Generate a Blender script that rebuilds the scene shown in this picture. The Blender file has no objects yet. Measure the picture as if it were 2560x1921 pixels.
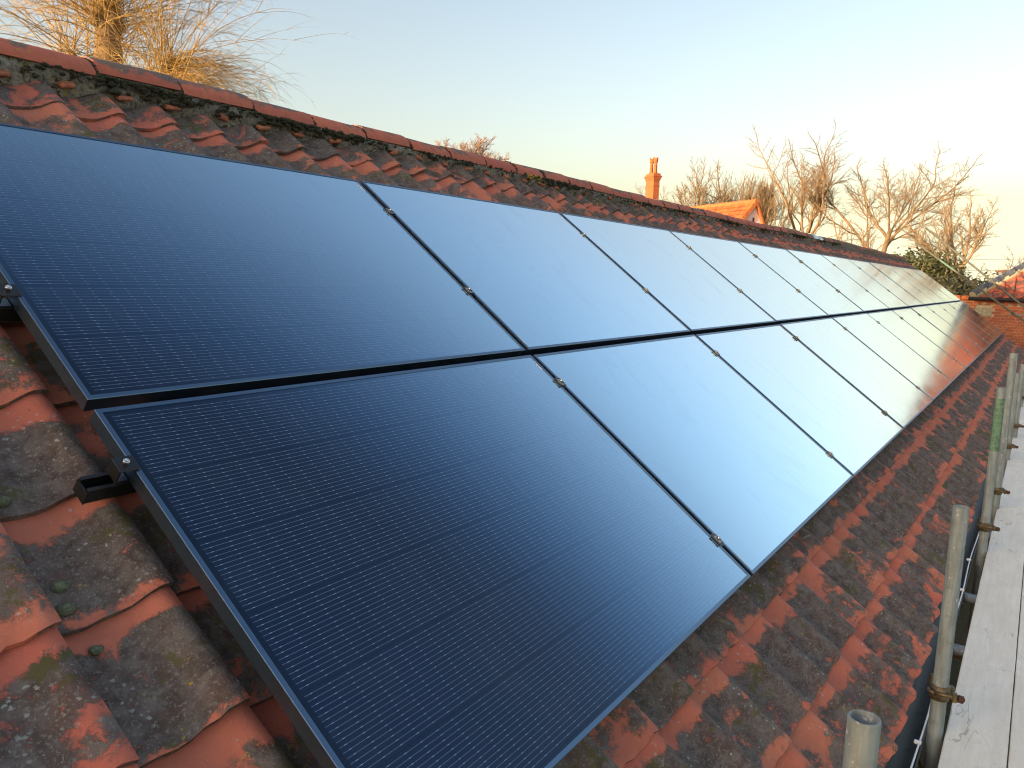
import bpy, math, random
from mathutils import Vector, Matrix, Euler, noise

# ------------------------------------------------------------------ camera, sky, sun, exposure
sc = bpy.context.scene
Z0 = 3.0                                   # height of the lower panel edge above the ground
AL = math.radians(36.46)                   # roof pitch
CA, SA = math.cos(AL), math.sin(AL)

def RP(u, v, n=0.0):
    """roof frame (along the eaves, up the slope, out of the roof) to world"""
    return Vector((u, v * CA - n * SA, Z0 + v * SA + n * CA))

def RD(a, b, c):
    return Vector((a, b * CA - c * SA, b * SA + c * CA))

cam_data = bpy.data.cameras.new('camera')
cam = bpy.data.objects.new('camera', cam_data)
sc.collection.objects.link(cam)
sc.camera = cam
cam_right = RD(0.55237413, -0.64928738, 0.52278936)
cam_down = RD(-0.09656887, -0.67276888, -0.73352334)
cam_fwd = RD(0.82798386, 0.35469414, -0.43432107)
cam_pos = RP(-0.90496673, 0.00136957, 1.22968385)
cm = Matrix((cam_right, -cam_down, -cam_fwd)).transposed().to_4x4()
cm.translation = cam_pos
cam.matrix_world = cm
cam_data.sensor_width = 36.0
cam_data.lens = 28.18
cam_data.clip_start = 0.02
cam_data.clip_end = 5000.0

SUN_AZ, SUN_EL = 156.0, 7.0                # sun behind and to the left, very low
world = bpy.data.worlds.new('World')
sc.world = world
world.use_nodes = True
wn = world.node_tree
bg = wn.nodes['Background']
sky = wn.nodes.new('ShaderNodeTexSky')
sky.sky_type = 'NISHITA'
sky.sun_disc = False
sky.sun_elevation = math.radians(SUN_EL)
sky.sun_rotation = math.radians(90.0 - SUN_AZ)
sky.air_density = 1.0
sky.dust_density = 3.4
sky.ozone_density = 0.5
tc_ = wn.nodes.new('ShaderNodeTexCoord'); sx_ = wn.nodes.new('ShaderNodeSeparateXYZ'); cx_ = wn.nodes.new('ShaderNodeCombineXYZ')
mx_ = wn.nodes.new('ShaderNodeMath'); mx_.operation = 'MAXIMUM'; mx_.inputs[1].default_value = 0.095      # clear air down to the horizon
wn.links.new(tc_.outputs['Generated'], sx_.inputs[0])
wn.links.new(sx_.outputs[0], cx_.inputs[0]); wn.links.new(sx_.outputs[1], cx_.inputs[1])
wn.links.new(sx_.outputs[2], mx_.inputs[0]); wn.links.new(mx_.outputs[0], cx_.inputs[2])
wn.links.new(cx_.outputs[0], sky.inputs[0])
wb_ = wn.nodes.new('ShaderNodeMix'); wb_.data_type = 'RGBA'; wb_.blend_type = 'MULTIPLY'   # white balance of the camera
wb_.inputs[0].default_value = 1.0; wb_.inputs[7].default_value = (1.03, 0.965, 1.0, 1)
wn.links.new(sky.outputs[0], wb_.inputs[6])
wn.links.new(wb_.outputs[2], bg.inputs[0])
bg.inputs[1].default_value = 0.15
sun_data = bpy.data.lights.new('sun', 'SUN')
sun_data.energy = 2.9
sun_data.angle = math.radians(0.5)
sun_data.color = (1.0, 0.71, 0.43)
sun = bpy.data.objects.new('sun', sun_data)
sc.collection.objects.link(sun)
_a, _e = math.radians(SUN_AZ), math.radians(SUN_EL)
to_sun = Vector((math.cos(_e) * math.cos(_a), math.cos(_e) * math.sin(_a), math.sin(_e)))
sun.rotation_euler = to_sun.to_track_quat('Z', 'Y').to_euler()
vs = sc.view_settings
vs.view_transform = 'Standard'
vs.look = 'None'
vs.exposure = 1.58
vs.gamma = 1.0
vs.use_curve_mapping = False
sc.cycles.filter_width = 1.15

# ------------------------------------------------------------------ helpers
COL = sc.collection

class MB:
    def __init__(self):
        self.v = []; self.f = []; self.uv = {}; self.sm = []
    def add(self, verts, faces, smooth=False, uvs=None):
        b = len(self.v)
        self.v += [tuple(p) for p in verts]
        for f in faces:
            self.f.append([b + i for i in f]); self.sm.append(smooth)
        if uvs:
            for i, q in enumerate(uvs): self.uv[b + i] = q
        return self
    def box(self, lo, hi, M=None, bev=0.0):
        x0, y0, z0 = lo; x1, y1, z1 = hi
        if bev <= 0:
            vs = [(x, y, z) for z in (z0, z1) for y in (y0, y1) for x in (x0, x1)]
            fs = [(0, 2, 3, 1), (4, 5, 7, 6), (0, 1, 5, 4), (2, 6, 7, 3), (0, 4, 6, 2), (1, 3, 7, 5)]
        else:                               # chamfered box
            b = bev; vs = []; fs = []; idx = {}
            for sx in (0, 1):
                for sy in (0, 1):
                    for sz in (0, 1):
                        X = (x0, x1)[sx]; Y = (y0, y1)[sy]; Zc = (z0, z1)[sz]
                        ix = X + (b if sx == 0 else -b); iy = Y + (b if sy == 0 else -b); iz = Zc + (b if sz == 0 else -b)
                        for ax, p in enumerate(((X, iy, iz), (ix, Y, iz), (ix, iy, Zc))):
                            idx[(sx, sy, sz, ax)] = len(vs); vs.append(p)
            I = idx
            for s in (0, 1):
                q = [I[(s, 0, 0, 0)], I[(s, 1, 0, 0)], I[(s, 1, 1, 0)], I[(s, 0, 1, 0)]]; fs.append(q if s else q[::-1])
                q = [I[(0, s, 0, 1)], I[(0, s, 1, 1)], I[(1, s, 1, 1)], I[(1, s, 0, 1)]]; fs.append(q if s else q[::-1])
                q = [I[(0, 0, s, 2)], I[(1, 0, s, 2)], I[(1, 1, s, 2)], I[(0, 1, s, 2)]]; fs.append(q if s else q[::-1])
            for a in (0, 1):
                for c in (0, 1):
                    fs.append([I[(a, c, 0, 0)], I[(a, c, 1, 0)], I[(a, c, 1, 1)], I[(a, c, 0, 1)]])
                    fs.append([I[(a, 0, c, 0)], I[(a, 1, c, 0)], I[(a, 1, c, 2)], I[(a, 0, c, 2)]])
                    fs.append([I[(0, a, c, 1)], I[(1, a, c, 1)], I[(1, a, c, 2)], I[(0, a, c, 2)]])
                    for d in (0, 1):
                        fs.append([I[(a, c, d, 0)], I[(a, c, d, 1)], I[(a, c, d, 2)]])
        if M is not None: vs = [M @ Vector(p) for p in vs]
        return self.add(vs, fs)
    def tube(self, pts, radii, sides=8, caps=True, smooth=True):
        pts = [Vector(p) for p in pts]
        if not hasattr(radii, '__len__'): radii = [radii] * len(pts)
        n = len(pts)
        t0 = (pts[1] - pts[0]).normalized()
        ref = Vector((0, 0, 1)) if abs(t0.z) < 0.9 else Vector((1, 0, 0))
        a = t0.cross(ref).normalized()
        vs = []; fs = []
        for i in range(n):
            t = (pts[min(i + 1, n - 1)] - pts[max(i - 1, 0)]).normalized()
            a = (a - t * a.dot(t))
            a = a.normalized() if a.length > 1e-6 else t.orthogonal().normalized()
            b = t.cross(a)
            for k in range(sides):
                w = 2 * math.pi * k / sides
                vs.append(pts[i] + (a * math.cos(w) + b * math.sin(w)) * radii[i])
        for i in range(n - 1):
            for k in range(sides):
                k2 = (k + 1) % sides
                fs.append((i * sides + k, i * sides + k2, (i + 1) * sides + k2, (i + 1) * sides + k))
        self.add(vs, fs, smooth)
        if caps:
            b0 = len(self.v) - len(vs)
            self.f.append([b0 + k for k in range(sides)][::-1]); self.sm.append(False)
            self.f.append([b0 + (n - 1) * sides + k for k in range(sides)]); self.sm.append(False)
        return self
    def lathe(self, prof, sides=16, M=None, smooth=True):
        vs = []; fs = []
        for r, z in prof:
            for k in range(sides):
                w = 2 * math.pi * k / sides
                vs.append((r * math.cos(w), r * math.sin(w), z))
        for i in range(len(prof) - 1):
            for k in range(sides):
                k2 = (k + 1) % sides
                fs.append((i * sides + k, i * sides + k2, (i + 1) * sides + k2, (i + 1) * sides + k))
        if M is not None: vs = [M @ Vector(p) for p in vs]
        return self.add(vs, fs, smooth)
    def mesh(self, name, mat):
        me = bpy.data.meshes.new(name)
        me.from_pydata(self.v, [], self.f)
        me.polygons.foreach_set('use_smooth', self.sm)
        if self.uv:
            ul = me.uv_layers.new(name='uv')
            vi = [0] * len(me.loops); me.loops.foreach_get('vertex_index', vi)
            flat = []
            for i in vi: flat += self.uv.get(i, (0.0, 0.0))
            ul.data.foreach_set('uv', flat)
        me.materials.append(mat)
        me.update()
        return me
    def obj(self, name, mat, parent=None):
        return link(name, self.mesh(name, mat), parent)

def link(name, me, parent=None):
    o = bpy.data.objects.new(name, me)
    COL.objects.link(o)
    if parent is not None: o.parent = parent
    return o

def tag(o, label=None, cat=None, group=None, kind=None):
    if label: o['label'] = label
    if cat: o['category'] = cat
    if group: o['group'] = group
    if kind: o['kind'] = kind
    return o

def thing(name, label, cat, loc=(0, 0, 0), rot=(0, 0, 0), group=None):
    o = bpy.data.objects.new(name, None)
    COL.objects.link(o)
    o.location = loc; o.rotation_euler = rot
    o.empty_display_size = 0.1
    return tag(o, label, cat, group)

ORD = ['first', 'second', 'third', 'fourth', 'fifth', 'sixth', 'seventh', 'eighth', 'ninth', 'tenth', 'eleventh', 'twelfth', 'thirteenth']

# ------------------------------------------------------------------ materials
class NB:
    """small node builder"""
    def __init__(self, name):
        self.m = bpy.data.materials.new(name); self.m.use_nodes = True
        self.t = self.m.node_tree; self.N = self.t.nodes
        self.b = self.N['Principled BSDF']
    def _in(self, sock, v):
        if isinstance(v, bpy.types.NodeSocket): self.t.links.new(v, sock)
        elif v is not None:
            if sock.type == 'RGBA' and len(v) == 3: v = (*v, 1)
            sock.default_value = v
    def pos(self): return self.N.new('ShaderNodeNewGeometry').outputs['Position']
    def objco(self): return self.N.new('ShaderNodeTexCoord').outputs['Object']
    def uv(self):
        n = self.N.new('ShaderNodeUVMap'); n.uv_map = 'uv'; return n.outputs[0]
    def orand(self): return self.N.new('ShaderNodeObjectInfo').outputs['Random']
    def irand(self): return self.N.new('ShaderNodeNewGeometry').outputs['Random Per Island']
    def xyz(self, v):
        n = self.N.new('ShaderNodeSeparateXYZ'); self._in(n.inputs[0], v); return n.outputs
    def comb(self, x, y, z):
        n = self.N.new('ShaderNodeCombineXYZ')
        for s, v in zip(n.inputs, (x, y, z)): self._in(s, v)
        return n.outputs[0]
    def math(self, op, a, b=None, c=None, clamp=False):
        n = self.N.new('ShaderNodeMath'); n.operation = op; n.use_clamp = clamp
        for s, v in zip(n.inputs, (a, b, c)): self._in(s, v)
        return n.outputs[0]
    def vmath(self, op, a, b=None):
        n = self.N.new('ShaderNodeVectorMath'); n.operation = op
        self._in(n.inputs[0], a); self._in(n.inputs[1], b); return n.outputs[0]
    def noise(self, vec, scale, detail=4, rough=0.55, dist=0.0):
        n = self.N.new('ShaderNodeTexNoise'); self._in(n.inputs['Vector'], vec)
        n.inputs['Scale'].default_value = scale; n.inputs['Detail'].default_value = detail
        n.inputs['Roughness'].default_value = rough; n.inputs['Distortion'].default_value = dist
        return n.outputs['Fac']
    def voro(self, vec, scale, out='Distance', feature='F1'):
        n = self.N.new('ShaderNodeTexVoronoi'); n.feature = feature; self._in(n.inputs['Vector'], vec)
        n.inputs['Scale'].default_value = scale; return n.outputs[out]
    def ramp(self, f, lo, hi, a=0.0, b=1.0):
        n = self.N.new('ShaderNodeMapRange'); n.interpolation_type = 'SMOOTHSTEP'
        self._in(n.inputs[0], f)
        for i, v in enumerate((lo, hi, a, b)): self._in(n.inputs[i + 1], v)
        return n.outputs[0]
    def mix(self, f, a, b, mode='MIX'):
        n = self.N.new('ShaderNodeMix'); n.data_type = 'RGBA'; n.blend_type = mode
        self._in(n.inputs[0], f); self._in(n.inputs[6], a); self._in(n.inputs[7], b)
        return n.outputs[2]
    def bump(self, h, strength=0.3, dist=0.01):
        n = self.N.new('ShaderNodeBump'); n.inputs['Strength'].default_value = strength
        n.inputs['Distance'].default_value = dist; self._in(n.inputs['Height'], h)
        self.t.links.new(n.outputs[0], self.b.inputs['Normal'])
    def out(self, base=None, rough=None, metal=None, ior=None, spec=None):
        for k, v in (('Base Color', base), ('Roughness', rough), ('Metallic', metal), ('IOR', ior), ('Specular IOR Level', spec)):
            if v is not None: self._in(self.b.inputs[k], v)
        return self.m

def plain(name, col, rough=0.6, metal=0.0, var=0.25, scale=8.0, bump=0.0, dirt=None, coord='pos'):
    n = NB(name)
    p = n.pos() if coord == 'pos' else n.objco()
    f = n.noise(p, scale, 5, 0.6)
    c = n.mix(n.ramp(f, 0.3, 0.7), [x * (1 - var) for x in col], [min(1, x * (1 + var)) for x in col])
    if dirt:
        g = n.noise(p, scale * 2.7, 6, 0.65)
        c = n.mix(n.ramp(g, 0.52, 0.68), c, dirt)
    if bump: n.bump(n.noise(p, scale * 6, 4, 0.6), bump, 0.004)
    return n.out(c, n.ramp(f, 0.2, 0.8, rough * 0.85, min(1, rough * 1.15)), metal)

def tile_mat(name, island=False, dark=0.0, clean=0.0, shade_mul=None):
    n = NB(name)
    p = n.pos(); r = n.irand() if island else n.orand()
    uv = n.xyz(n.uv()); U, V = uv[0], uv[1]
    r2 = n.math('FRACT', n.math('MULTIPLY', r, 17.31)); r3 = n.math('FRACT', n.math('MULTIPLY', r, 71.7)); r4 = n.math('FRACT', n.math('MULTIPLY', r, 211.3))
    pv = n.vmath('ADD', p, n.comb(n.math('MULTIPLY', r, 40), n.math('MULTIPLY', r2, 40), 0.0))
    big = n.noise(pv, 9.0, 5, 0.62, 0.6); mid = n.noise(pv, 26.0, 6, 0.66, 0.4); fine = n.noise(p, 150.0, 5, 0.65); spk = n.noise(p, 420.0, 3, 0.6)
    clay = n.mix(r, (0.56, 0.145, 0.100), (0.62, 0.190, 0.120))
    clay = n.mix(n.math('MULTIPLY', r3, 0.40), clay, (0.52, 0.23, 0.13))
    clay = n.mix(n.ramp(mid, 0.35, 0.75, 0.0, 0.45), clay, (0.42, 0.130, 0.085))
    clay = n.mix(n.ramp(fine, 0.45, 0.8, 0.0, 0.35), clay, (0.55, 0.21, 0.12))
    # weathered crust: on the exposed middle of each tile, not where the tile above shelters it
    sh = n.math('MULTIPLY', n.ramp(V, 0.80, n.math('MULTIPLY_ADD', r2, 0.16, 0.46)), n.math('MAXIMUM', n.ramp(V, n.math('MULTIPLY_ADD', r3, 0.06, -0.02), 0.16, 0.42, 1.0), n.math('LESS_THAN', V, -0.01)))
    # clean lane along the water channel of some tiles
    wx = n.ramp(n.xyz(p)[0], -0.2, 1.2, 0.0, 0.035)       # the near end is cleaner
    lane = n.math('MULTIPLY', n.math('MULTIPLY', n.ramp(n.math('ABSOLUTE', n.math('SUBTRACT', U, n.math('MULTIPLY_ADD', r4, 0.16, 0.08))), 0.06, 0.22, 1.0, 0.0), n.ramp(r3, 0.45, 0.7)), 0.22)
    ex = n.math('ADD', n.math('MULTIPLY', n.math('SUBTRACT', sh, 0.5), 0.42), n.math('ADD', n.math('MULTIPLY_ADD', n.math('SUBTRACT', big, 0.5), 1.5, 0.5), n.math('MULTIPLY', n.math('SUBTRACT', mid, 0.5), 0.75)))
    ex = n.math('ADD', n.math('SUBTRACT', ex, lane), wx)
    ex = n.math('SUBTRACT', ex, n.ramp(V, n.math('MULTIPLY_ADD', r2, 0.08, 0.58), 0.80, 0.0, 0.17))
    ex = n.math('ADD', ex, n.math('MULTIPLY_ADD', r4, 0.36, -0.135 + dark - clean))
    crust = n.ramp(n.math('MULTIPLY_ADD', n.math('SUBTRACT', fine, 0.5), 0.42, ex), 0.48, 0.67)
    dk = n.mix(n.ramp(mid, 0.3, 0.7), (0.050, 0.047, 0.043), (0.165, 0.152, 0.136))
    dk = n.mix(n.ramp(n.noise(pv, 14, 4, 0.6), 0.5, 0.72, 0.0, 0.55), dk, (0.120, 0.072, 0.055))
    dk = n.mix(n.ramp(fine, 0.52, 0.70, 0.0, 0.75), dk, (0.29, 0.27, 0.24))
    dk = n.mix(n.ramp(spk, 0.58, 0.72, 0.0, 0.65), dk, (0.040, 0.038, 0.032))
    c = n.mix(n.math('MULTIPLY', crust, 0.95), clay, dk)
    # moss and lichens
    mo = n.ramp(n.math('MULTIPLY', n.noise(p, 34, 5, 0.7), n.noise(p, 6.0, 2)), 0.30, 0.37)
    c = n.mix(n.math('MULTIPLY', n.math('MULTIPLY', mo, crust), 0.75), c, (0.095, 0.090, 0.022))
    ye = n.math('MULTIPLY', n.ramp(n.noise(p, 60, 4, 0.7), 0.63, 0.68), n.ramp(n.noise(p, 5.0, 2), 0.52, 0.60))
    c = n.mix(n.math('MULTIPLY', ye, 0.85), c, (0.40, 0.29, 0.045))
    vd = n.voro(n.vmath('ADD', pv, n.comb(n.math('MULTIPLY', mid, 0.03), n.math('MULTIPLY', fine, 0.02), 0.0)), 55.0)
    li = n.math('MULTIPLY', n.ramp(vd, 0.16, 0.24, 1.0, 0.0), n.ramp(n.noise(pv, 11.0, 3), 0.50, 0.62))
    c = n.mix(n.math('MULTIPLY', li, 0.7), c, (0.40, 0.42, 0.38))
    vd2 = n.voro(pv, 170.0)
    li2 = n.math('MULTIPLY', n.ramp(vd2, 0.10, 0.17, 1.0, 0.0), n.ramp(n.noise(pv, 17.0, 3), 0.54, 0.63))
    c = n.mix(n.math('MULTIPLY', li2, 0.6), c, (0.55, 0.55, 0.50))
    pit = n.ramp(n.voro(pv, 34.0), 0.035, 0.075, 1.0, 0.0)
    pit = n.math('MULTIPLY', pit, n.ramp(n.noise(pv, 8.0, 2), 0.55, 0.62))
    c = n.mix(pit, c, (0.03, 0.02, 0.015))
    if shade_mul: c = n.mix(1.0, n.mix(n.math('MULTIPLY', crust, 0.8), clay, dk), shade_mul, 'MULTIPLY')  # even multiplier that puts shade into the tile colour
    h = n.math('ADD', n.math('MULTIPLY', fine, 0.6), n.math('ADD', n.math('MULTIPLY', crust, 0.35), n.math('MULTIPLY', spk, 0.3)))
    h = n.math('SUBTRACT', h, n.math('MULTIPLY', pit, 1.2))
    n.bump(h, 0.75, 0.004)
    return n.out(c, n.ramp(fine, 0.2, 0.8, 0.72, 0.95), spec=0.3)

M = {}
M['tile'] = tile_mat('weathered clay pantile')
M['tile_i'] = tile_mat('weathered clay pantile mass', True)
M['tile_hip'] = tile_mat('red clay pantile', False, -0.02, 0.08, (0.66, 0.56, 0.56))  # colour darkened so the sunlit hip roof looks shaded
M['tile_hip_i'] = tile_mat('red clay pantile mass', True, 0.02, 0.02, (0.52, 0.46, 0.48))  # same painted shade, deeper, for the joined hip tiles and deck

def ridge_mat(name):
    n = NB(name)
    p = n.pos(); r = n.orand(); r2 = n.math('FRACT', n.math('MULTIPLY', r, 37.7))
    X = n.xyz(p)[0]
    o = n.xyz(n.objco())
    big = n.noise(p, 7.0, 5, 0.62, 0.5); mid = n.noise(p, 30.0, 6, 0.65); fine = n.noise(p, 150.0, 5, 0.65)
    clay = n.mix(r, (0.50, 0.135, 0.090), (0.58, 0.18, 0.11))
    clay = n.mix(n.ramp(mid, 0.35, 0.75, 0.0, 0.5), clay, (0.34, 0.10, 0.06))
    top = n.math('MULTIPLY_ADD', o[2], 5.2, -0.22)          # rain-washed crown weathers first
    ex = n.math('ADD', n.math('ADD', top, big), n.math('MULTIPLY', n.math('SUBTRACT', mid, 0.5), 0.45))
    ex = n.math('ADD', ex, n.math('MULTIPLY_ADD', r2, 0.28, -0.22))
    crust = n.ramp(ex, 0.50, 0.66)
    dk = n.mix(n.ramp(fine, 0.3, 0.7), (0.085, 0.078, 0.072), (0.20, 0.18, 0.15))
    c = n.mix(n.math('MULTIPLY', crust, 0.9), clay, dk)
    ms = n.math('ADD', n.ramp(X, 7.0, 15.0, -0.16, 0.16), n.math('ADD', n.math('MULTIPLY', mid, 0.5), n.math('MULTIPLY', big, 0.5)))
    ms = n.math('ADD', ms, n.math('MULTIPLY_ADD', r, 0.3, -0.15))
    c = n.mix(n.math('MULTIPLY', n.ramp(ms, 0.54, 0.66), 0.8), c, (0.13, 0.125, 0.065))
    ye = n.math('MULTIPLY', n.ramp(n.noise(p, 45, 4, 0.7), 0.60, 0.66), n.ramp(n.noise(p, 3.3, 2), 0.52, 0.60))
    c = n.mix(n.math('MULTIPLY', ye, 0.8), c, (0.42, 0.29, 0.045))
    n.bump(n.math('ADD', fine, n.math('MULTIPLY', crust, 0.4)), 0.4, 0.004)
    return n.out(c, 0.85, spec=0.3)
M['ridge'] = ridge_mat('clay ridge tile')

def mortar_mat():
    n = NB('old lime mortar'); p = n.pos()
    a = n.noise(p, 22, 6, 0.7); b = n.noise(p, 70, 5, 0.7)
    c = n.mix(n.ramp(b, 0.3, 0.7), (0.15, 0.14, 0.115), (0.40, 0.37, 0.31))
    c = n.mix(n.ramp(a, 0.53, 0.62), c, (0.058, 0.058, 0.030))
    ye = n.math('MULTIPLY', n.ramp(n.noise(p, 38, 4, 0.7), 0.56, 0.62), n.ramp(n.noise(p, 2.6, 2), 0.50, 0.58))
    c = n.mix(n.math('MULTIPLY', ye, 0.85), c, (0.44, 0.31, 0.05))
    n.bump(n.math('ADD', a, b), 0.9, 0.012)
    return n.out(c, 0.95, spec=0.2)
M['mortar'] = mortar_mat()
M['moss'] = plain('dark moss', (0.035, 0.036, 0.018), 0.95, 0, 0.5, 60, 0.6, (0.09, 0.085, 0.035))
M['moss_pale'] = plain('pale cushion moss', (0.15, 0.165, 0.095), 0.95, 0, 0.4, 160, 0.6, (0.20, 0.22, 0.17))
M['lichen'] = plain('yellow crust lichen', (0.45, 0.31, 0.05), 0.95, 0, 0.35, 90, 0.6, (0.20, 0.15, 0.04))
M['slip'] = plain('terracotta slip', (0.45, 0.15, 0.08), 0.85, 0, 0.3, 40, 0.3, (0.20, 0.15, 0.11))
M['deck'] = plain('roofing felt', (0.05, 0.035, 0.03), 0.9, 0, 0.3, 6)
M['black_alu'] = plain('black anodised aluminium', (0.012, 0.014, 0.018), 0.34, 0.0, 0.2, 30)
M['rail'] = plain('black coated rail', (0.010, 0.011, 0.012), 0.42, 0.0, 0.25, 25)
M['steel'] = plain('stainless steel', (0.58, 0.60, 0.63), 0.32, 1.0, 0.1, 200)
M['alu'] = plain('bare aluminium', (0.30, 0.33, 0.36), 0.34, 1.0, 0.12, 150)
M['socket'] = plain('dark socket', (0.02, 0.02, 0.02), 0.7, 0, 0.1, 50)
M['label'] = plain('white sticker', (0.82, 0.83, 0.84), 0.5, 0, 0.05, 60)

def frame_mat():
    n = NB('anodised panel frame'); p = n.pos()
    f = n.noise(p, 60, 5, 0.6)
    return n.out(n.mix(f, (0.10, 0.16, 0.24), (0.13, 0.20, 0.29)), n.ramp(f, 0.2, 0.8, 0.34, 0.46), 1.0)
M['frame'] = frame_mat()

PL, PS = 1.722, 1.134                        # panel length and height
def glass_mat():
    """monocrystalline half-cut cells with fine wires behind slightly textured glass"""
    n = NB('solar glass'); o = n.xyz(n.objco()); x, y = o[0], o[1]
    cell, wires = 0.1828, 16
    m0 = (PS - 6 * cell) / 2
    yy = n.math('SUBTRACT', y, m0)
    row = n.math('DIVIDE', yy, cell)
    fy = n.math('MULTIPLY', n.math('FRACT', row), cell)            # metres inside the cell row
    pitch = 0.01105
    st = (cell - (wires - 1) * pitch) / 2
    w = n.math('DIVIDE', n.math('SUBTRACT', fy, st - pitch / 2), pitch)
    inside = n.math('MULTIPLY', n.math('GREATER_THAN', w, 0.0), n.math('LESS_THAN', w, float(wires)))
    dline = n.math('MULTIPLY', n.math('ABSOLUTE', n.math('SUBTRACT', n.math('FRACT', w), 0.5)), pitch)
    hw = 0.0924
    m1 = (PL - 18 * hw - 0.012) / 2
    xx = n.math('SUBTRACT', x, m1)
    half = n.math('GREATER_THAN', xx, 9 * hw + 0.006)
    xs = n.math('SUBTRACT', xx, n.math('MULTIPLY', half, 0.012))
    fx = n.math('MULTIPLY', n.math('FRACT', n.math('DIVIDE', xs, hw)), hw)
    inx = n.math('MULTIPLY', n.math('GREATER_THAN', xs, 0.003), n.math('LESS_THAN', xs, 18 * hw - 0.003))
    # solder pads: short brighter dashes along every wire
    k = n.math('FLOOR', w)
    jit = n.math('MULTIPLY', n.math('FRACT', n.math('MULTIPLY', k, 0.381)), 0.006)
    fp = n.math('ABSOLUTE', n.math('SUBTRACT', n.math('FRACT', n.math('DIVIDE', n.math('ADD', fx, jit), 0.0457)), 0.5))
    pad = n.ramp(fp, 0.05, 0.09, 1.0, 0.0)
    gapd = n.math('MULTIPLY', n.ramp(fp, 0.13, 0.15), n.ramp(fp, 0.17, 0.20, 1.0, 0.0))
    wid = n.math('MULTIPLY_ADD', pad, 0.00022, 0.00030)
    line = n.math('MULTIPLY', n.math('MULTIPLY', n.ramp(dline, n.math('MULTIPLY', wid, 0.8), n.math('MULTIPLY', wid, 1.5), 1.0, 0.0), inside), inx)
    bright = n.math('MULTIPLY_ADD', pad, 0.30, 0.52)
    bright = n.math('MULTIPLY', bright, n.math('MULTIPLY_ADD', gapd, -0.25, 1.0))
    p = n.pos()
    cn = n.noise(n.comb(n.math('FLOOR', row), n.math('FLOOR', n.math('DIVIDE', xs, hw)), 0.0), 3.7, 1)
    base = n.mix(n.ramp(cn, 0.3, 0.7), (0.0038, 0.0130, 0.0380), (0.0058, 0.0155, 0.0450))
    edge_y = n.math('MINIMUM', fy, n.math('SUBTRACT', cell, fy))
    edge_x = n.math('MINIMUM', fx, n.math('SUBTRACT', hw, fx))
    gap = n.math('MAXIMUM', n.ramp(edge_y, 0.0008, 0.0016, 1.0, 0.0), n.ramp(edge_x, 0.0003, 0.0008, 0.5, 0.0))
    gap = n.math('MAXIMUM', gap, n.math('SUBTRACT', 1.0, inx))
    base = n.mix(gap, base, (0.0035, 0.0090, 0.0240))
    base = n.mix(n.math('MULTIPLY', line, bright), base, (0.38, 0.50, 0.66))
    dust = n.noise(p, 5.0, 6, 0.7)
    base = n.mix(n.ramp(dust, 0.45, 0.8, 0.003, 0.022), base, (0.45, 0.45, 0.45))
    spots_ = n.math('MULTIPLY', n.ramp(n.voro(p, 23.0), 0.02, 0.05, 1.0, 0.0), n.ramp(n.noise(p, 3.0, 2), 0.56, 0.62))
    base = n.mix(n.math('MULTIPLY', spots_, 0.25), base, (0.40, 0.39, 0.36))
    n.bump(n.noise(p, 900.0, 2, 0.5), 0.012, 0.0003)
    sm = n.math('ADD', n.ramp(n.noise(p, 2.2, 5, 0.7, 1.2), 0.35, 0.75, 0.0, 0.05), n.ramp(n.noise(n.vmath('MULTIPLY', p, (1.0, 0.5, 0.5)), 4.5, 6, 0.75, 2.0), 0.60, 0.72, 0.0, 0.10))
    rough = n.math('ADD', sm, 0.10)
    m = n.out(base, 0.35, 0.0, 1.4, 0.25)
    # front glass: reflection grows steeply towards grazing view
    lw = n.N.new('ShaderNodeLayerWeight'); lw.inputs['Blend'].default_value = 0.5
    fac = n.ramp(lw.outputs['Facing'], 0.36, 0.76, 0.03, 1.0)
    fac = n.math('MULTIPLY', fac, n.ramp(n.noise(n.vmath('MULTIPLY', p, (1.0, 0.45, 0.45)), 3.1, 6, 0.72, 1.6), 0.50, 0.78, 1.0, 0.91))     # dusty smears
    gl = n.N.new('ShaderNodeBsdfGlossy')       # blue anti-reflection film, neutral when seen edge-on
    fcol = n.mix(n.ramp(lw.outputs['Facing'], 0.36, 0.64), (0.14, 0.48, 0.95), (0.62, 0.84, 1.0))
    fcol = n.mix(n.ramp(lw.outputs['Facing'], 0.62, 0.84), fcol, (0.80, 0.81, 0.79))
    n._in(gl.inputs['Color'], fcol)
    n._in(gl.inputs['Roughness'], rough)
    bn = n.b.inputs['Normal'].links[0].from_socket
    n.t.links.new(bn, gl.inputs['Normal'])
    ms_ = n.N.new('ShaderNodeMixShader'); n._in(ms_.inputs[0], fac)
    n.t.links.new(n.b.outputs[0], ms_.inputs[1]); n.t.links.new(gl.outputs[0], ms_.inputs[2])
    n.t.links.new(ms_.outputs[0], n.N['Material Output'].inputs[0])
    return m
M['glass'] = glass_mat()

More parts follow.
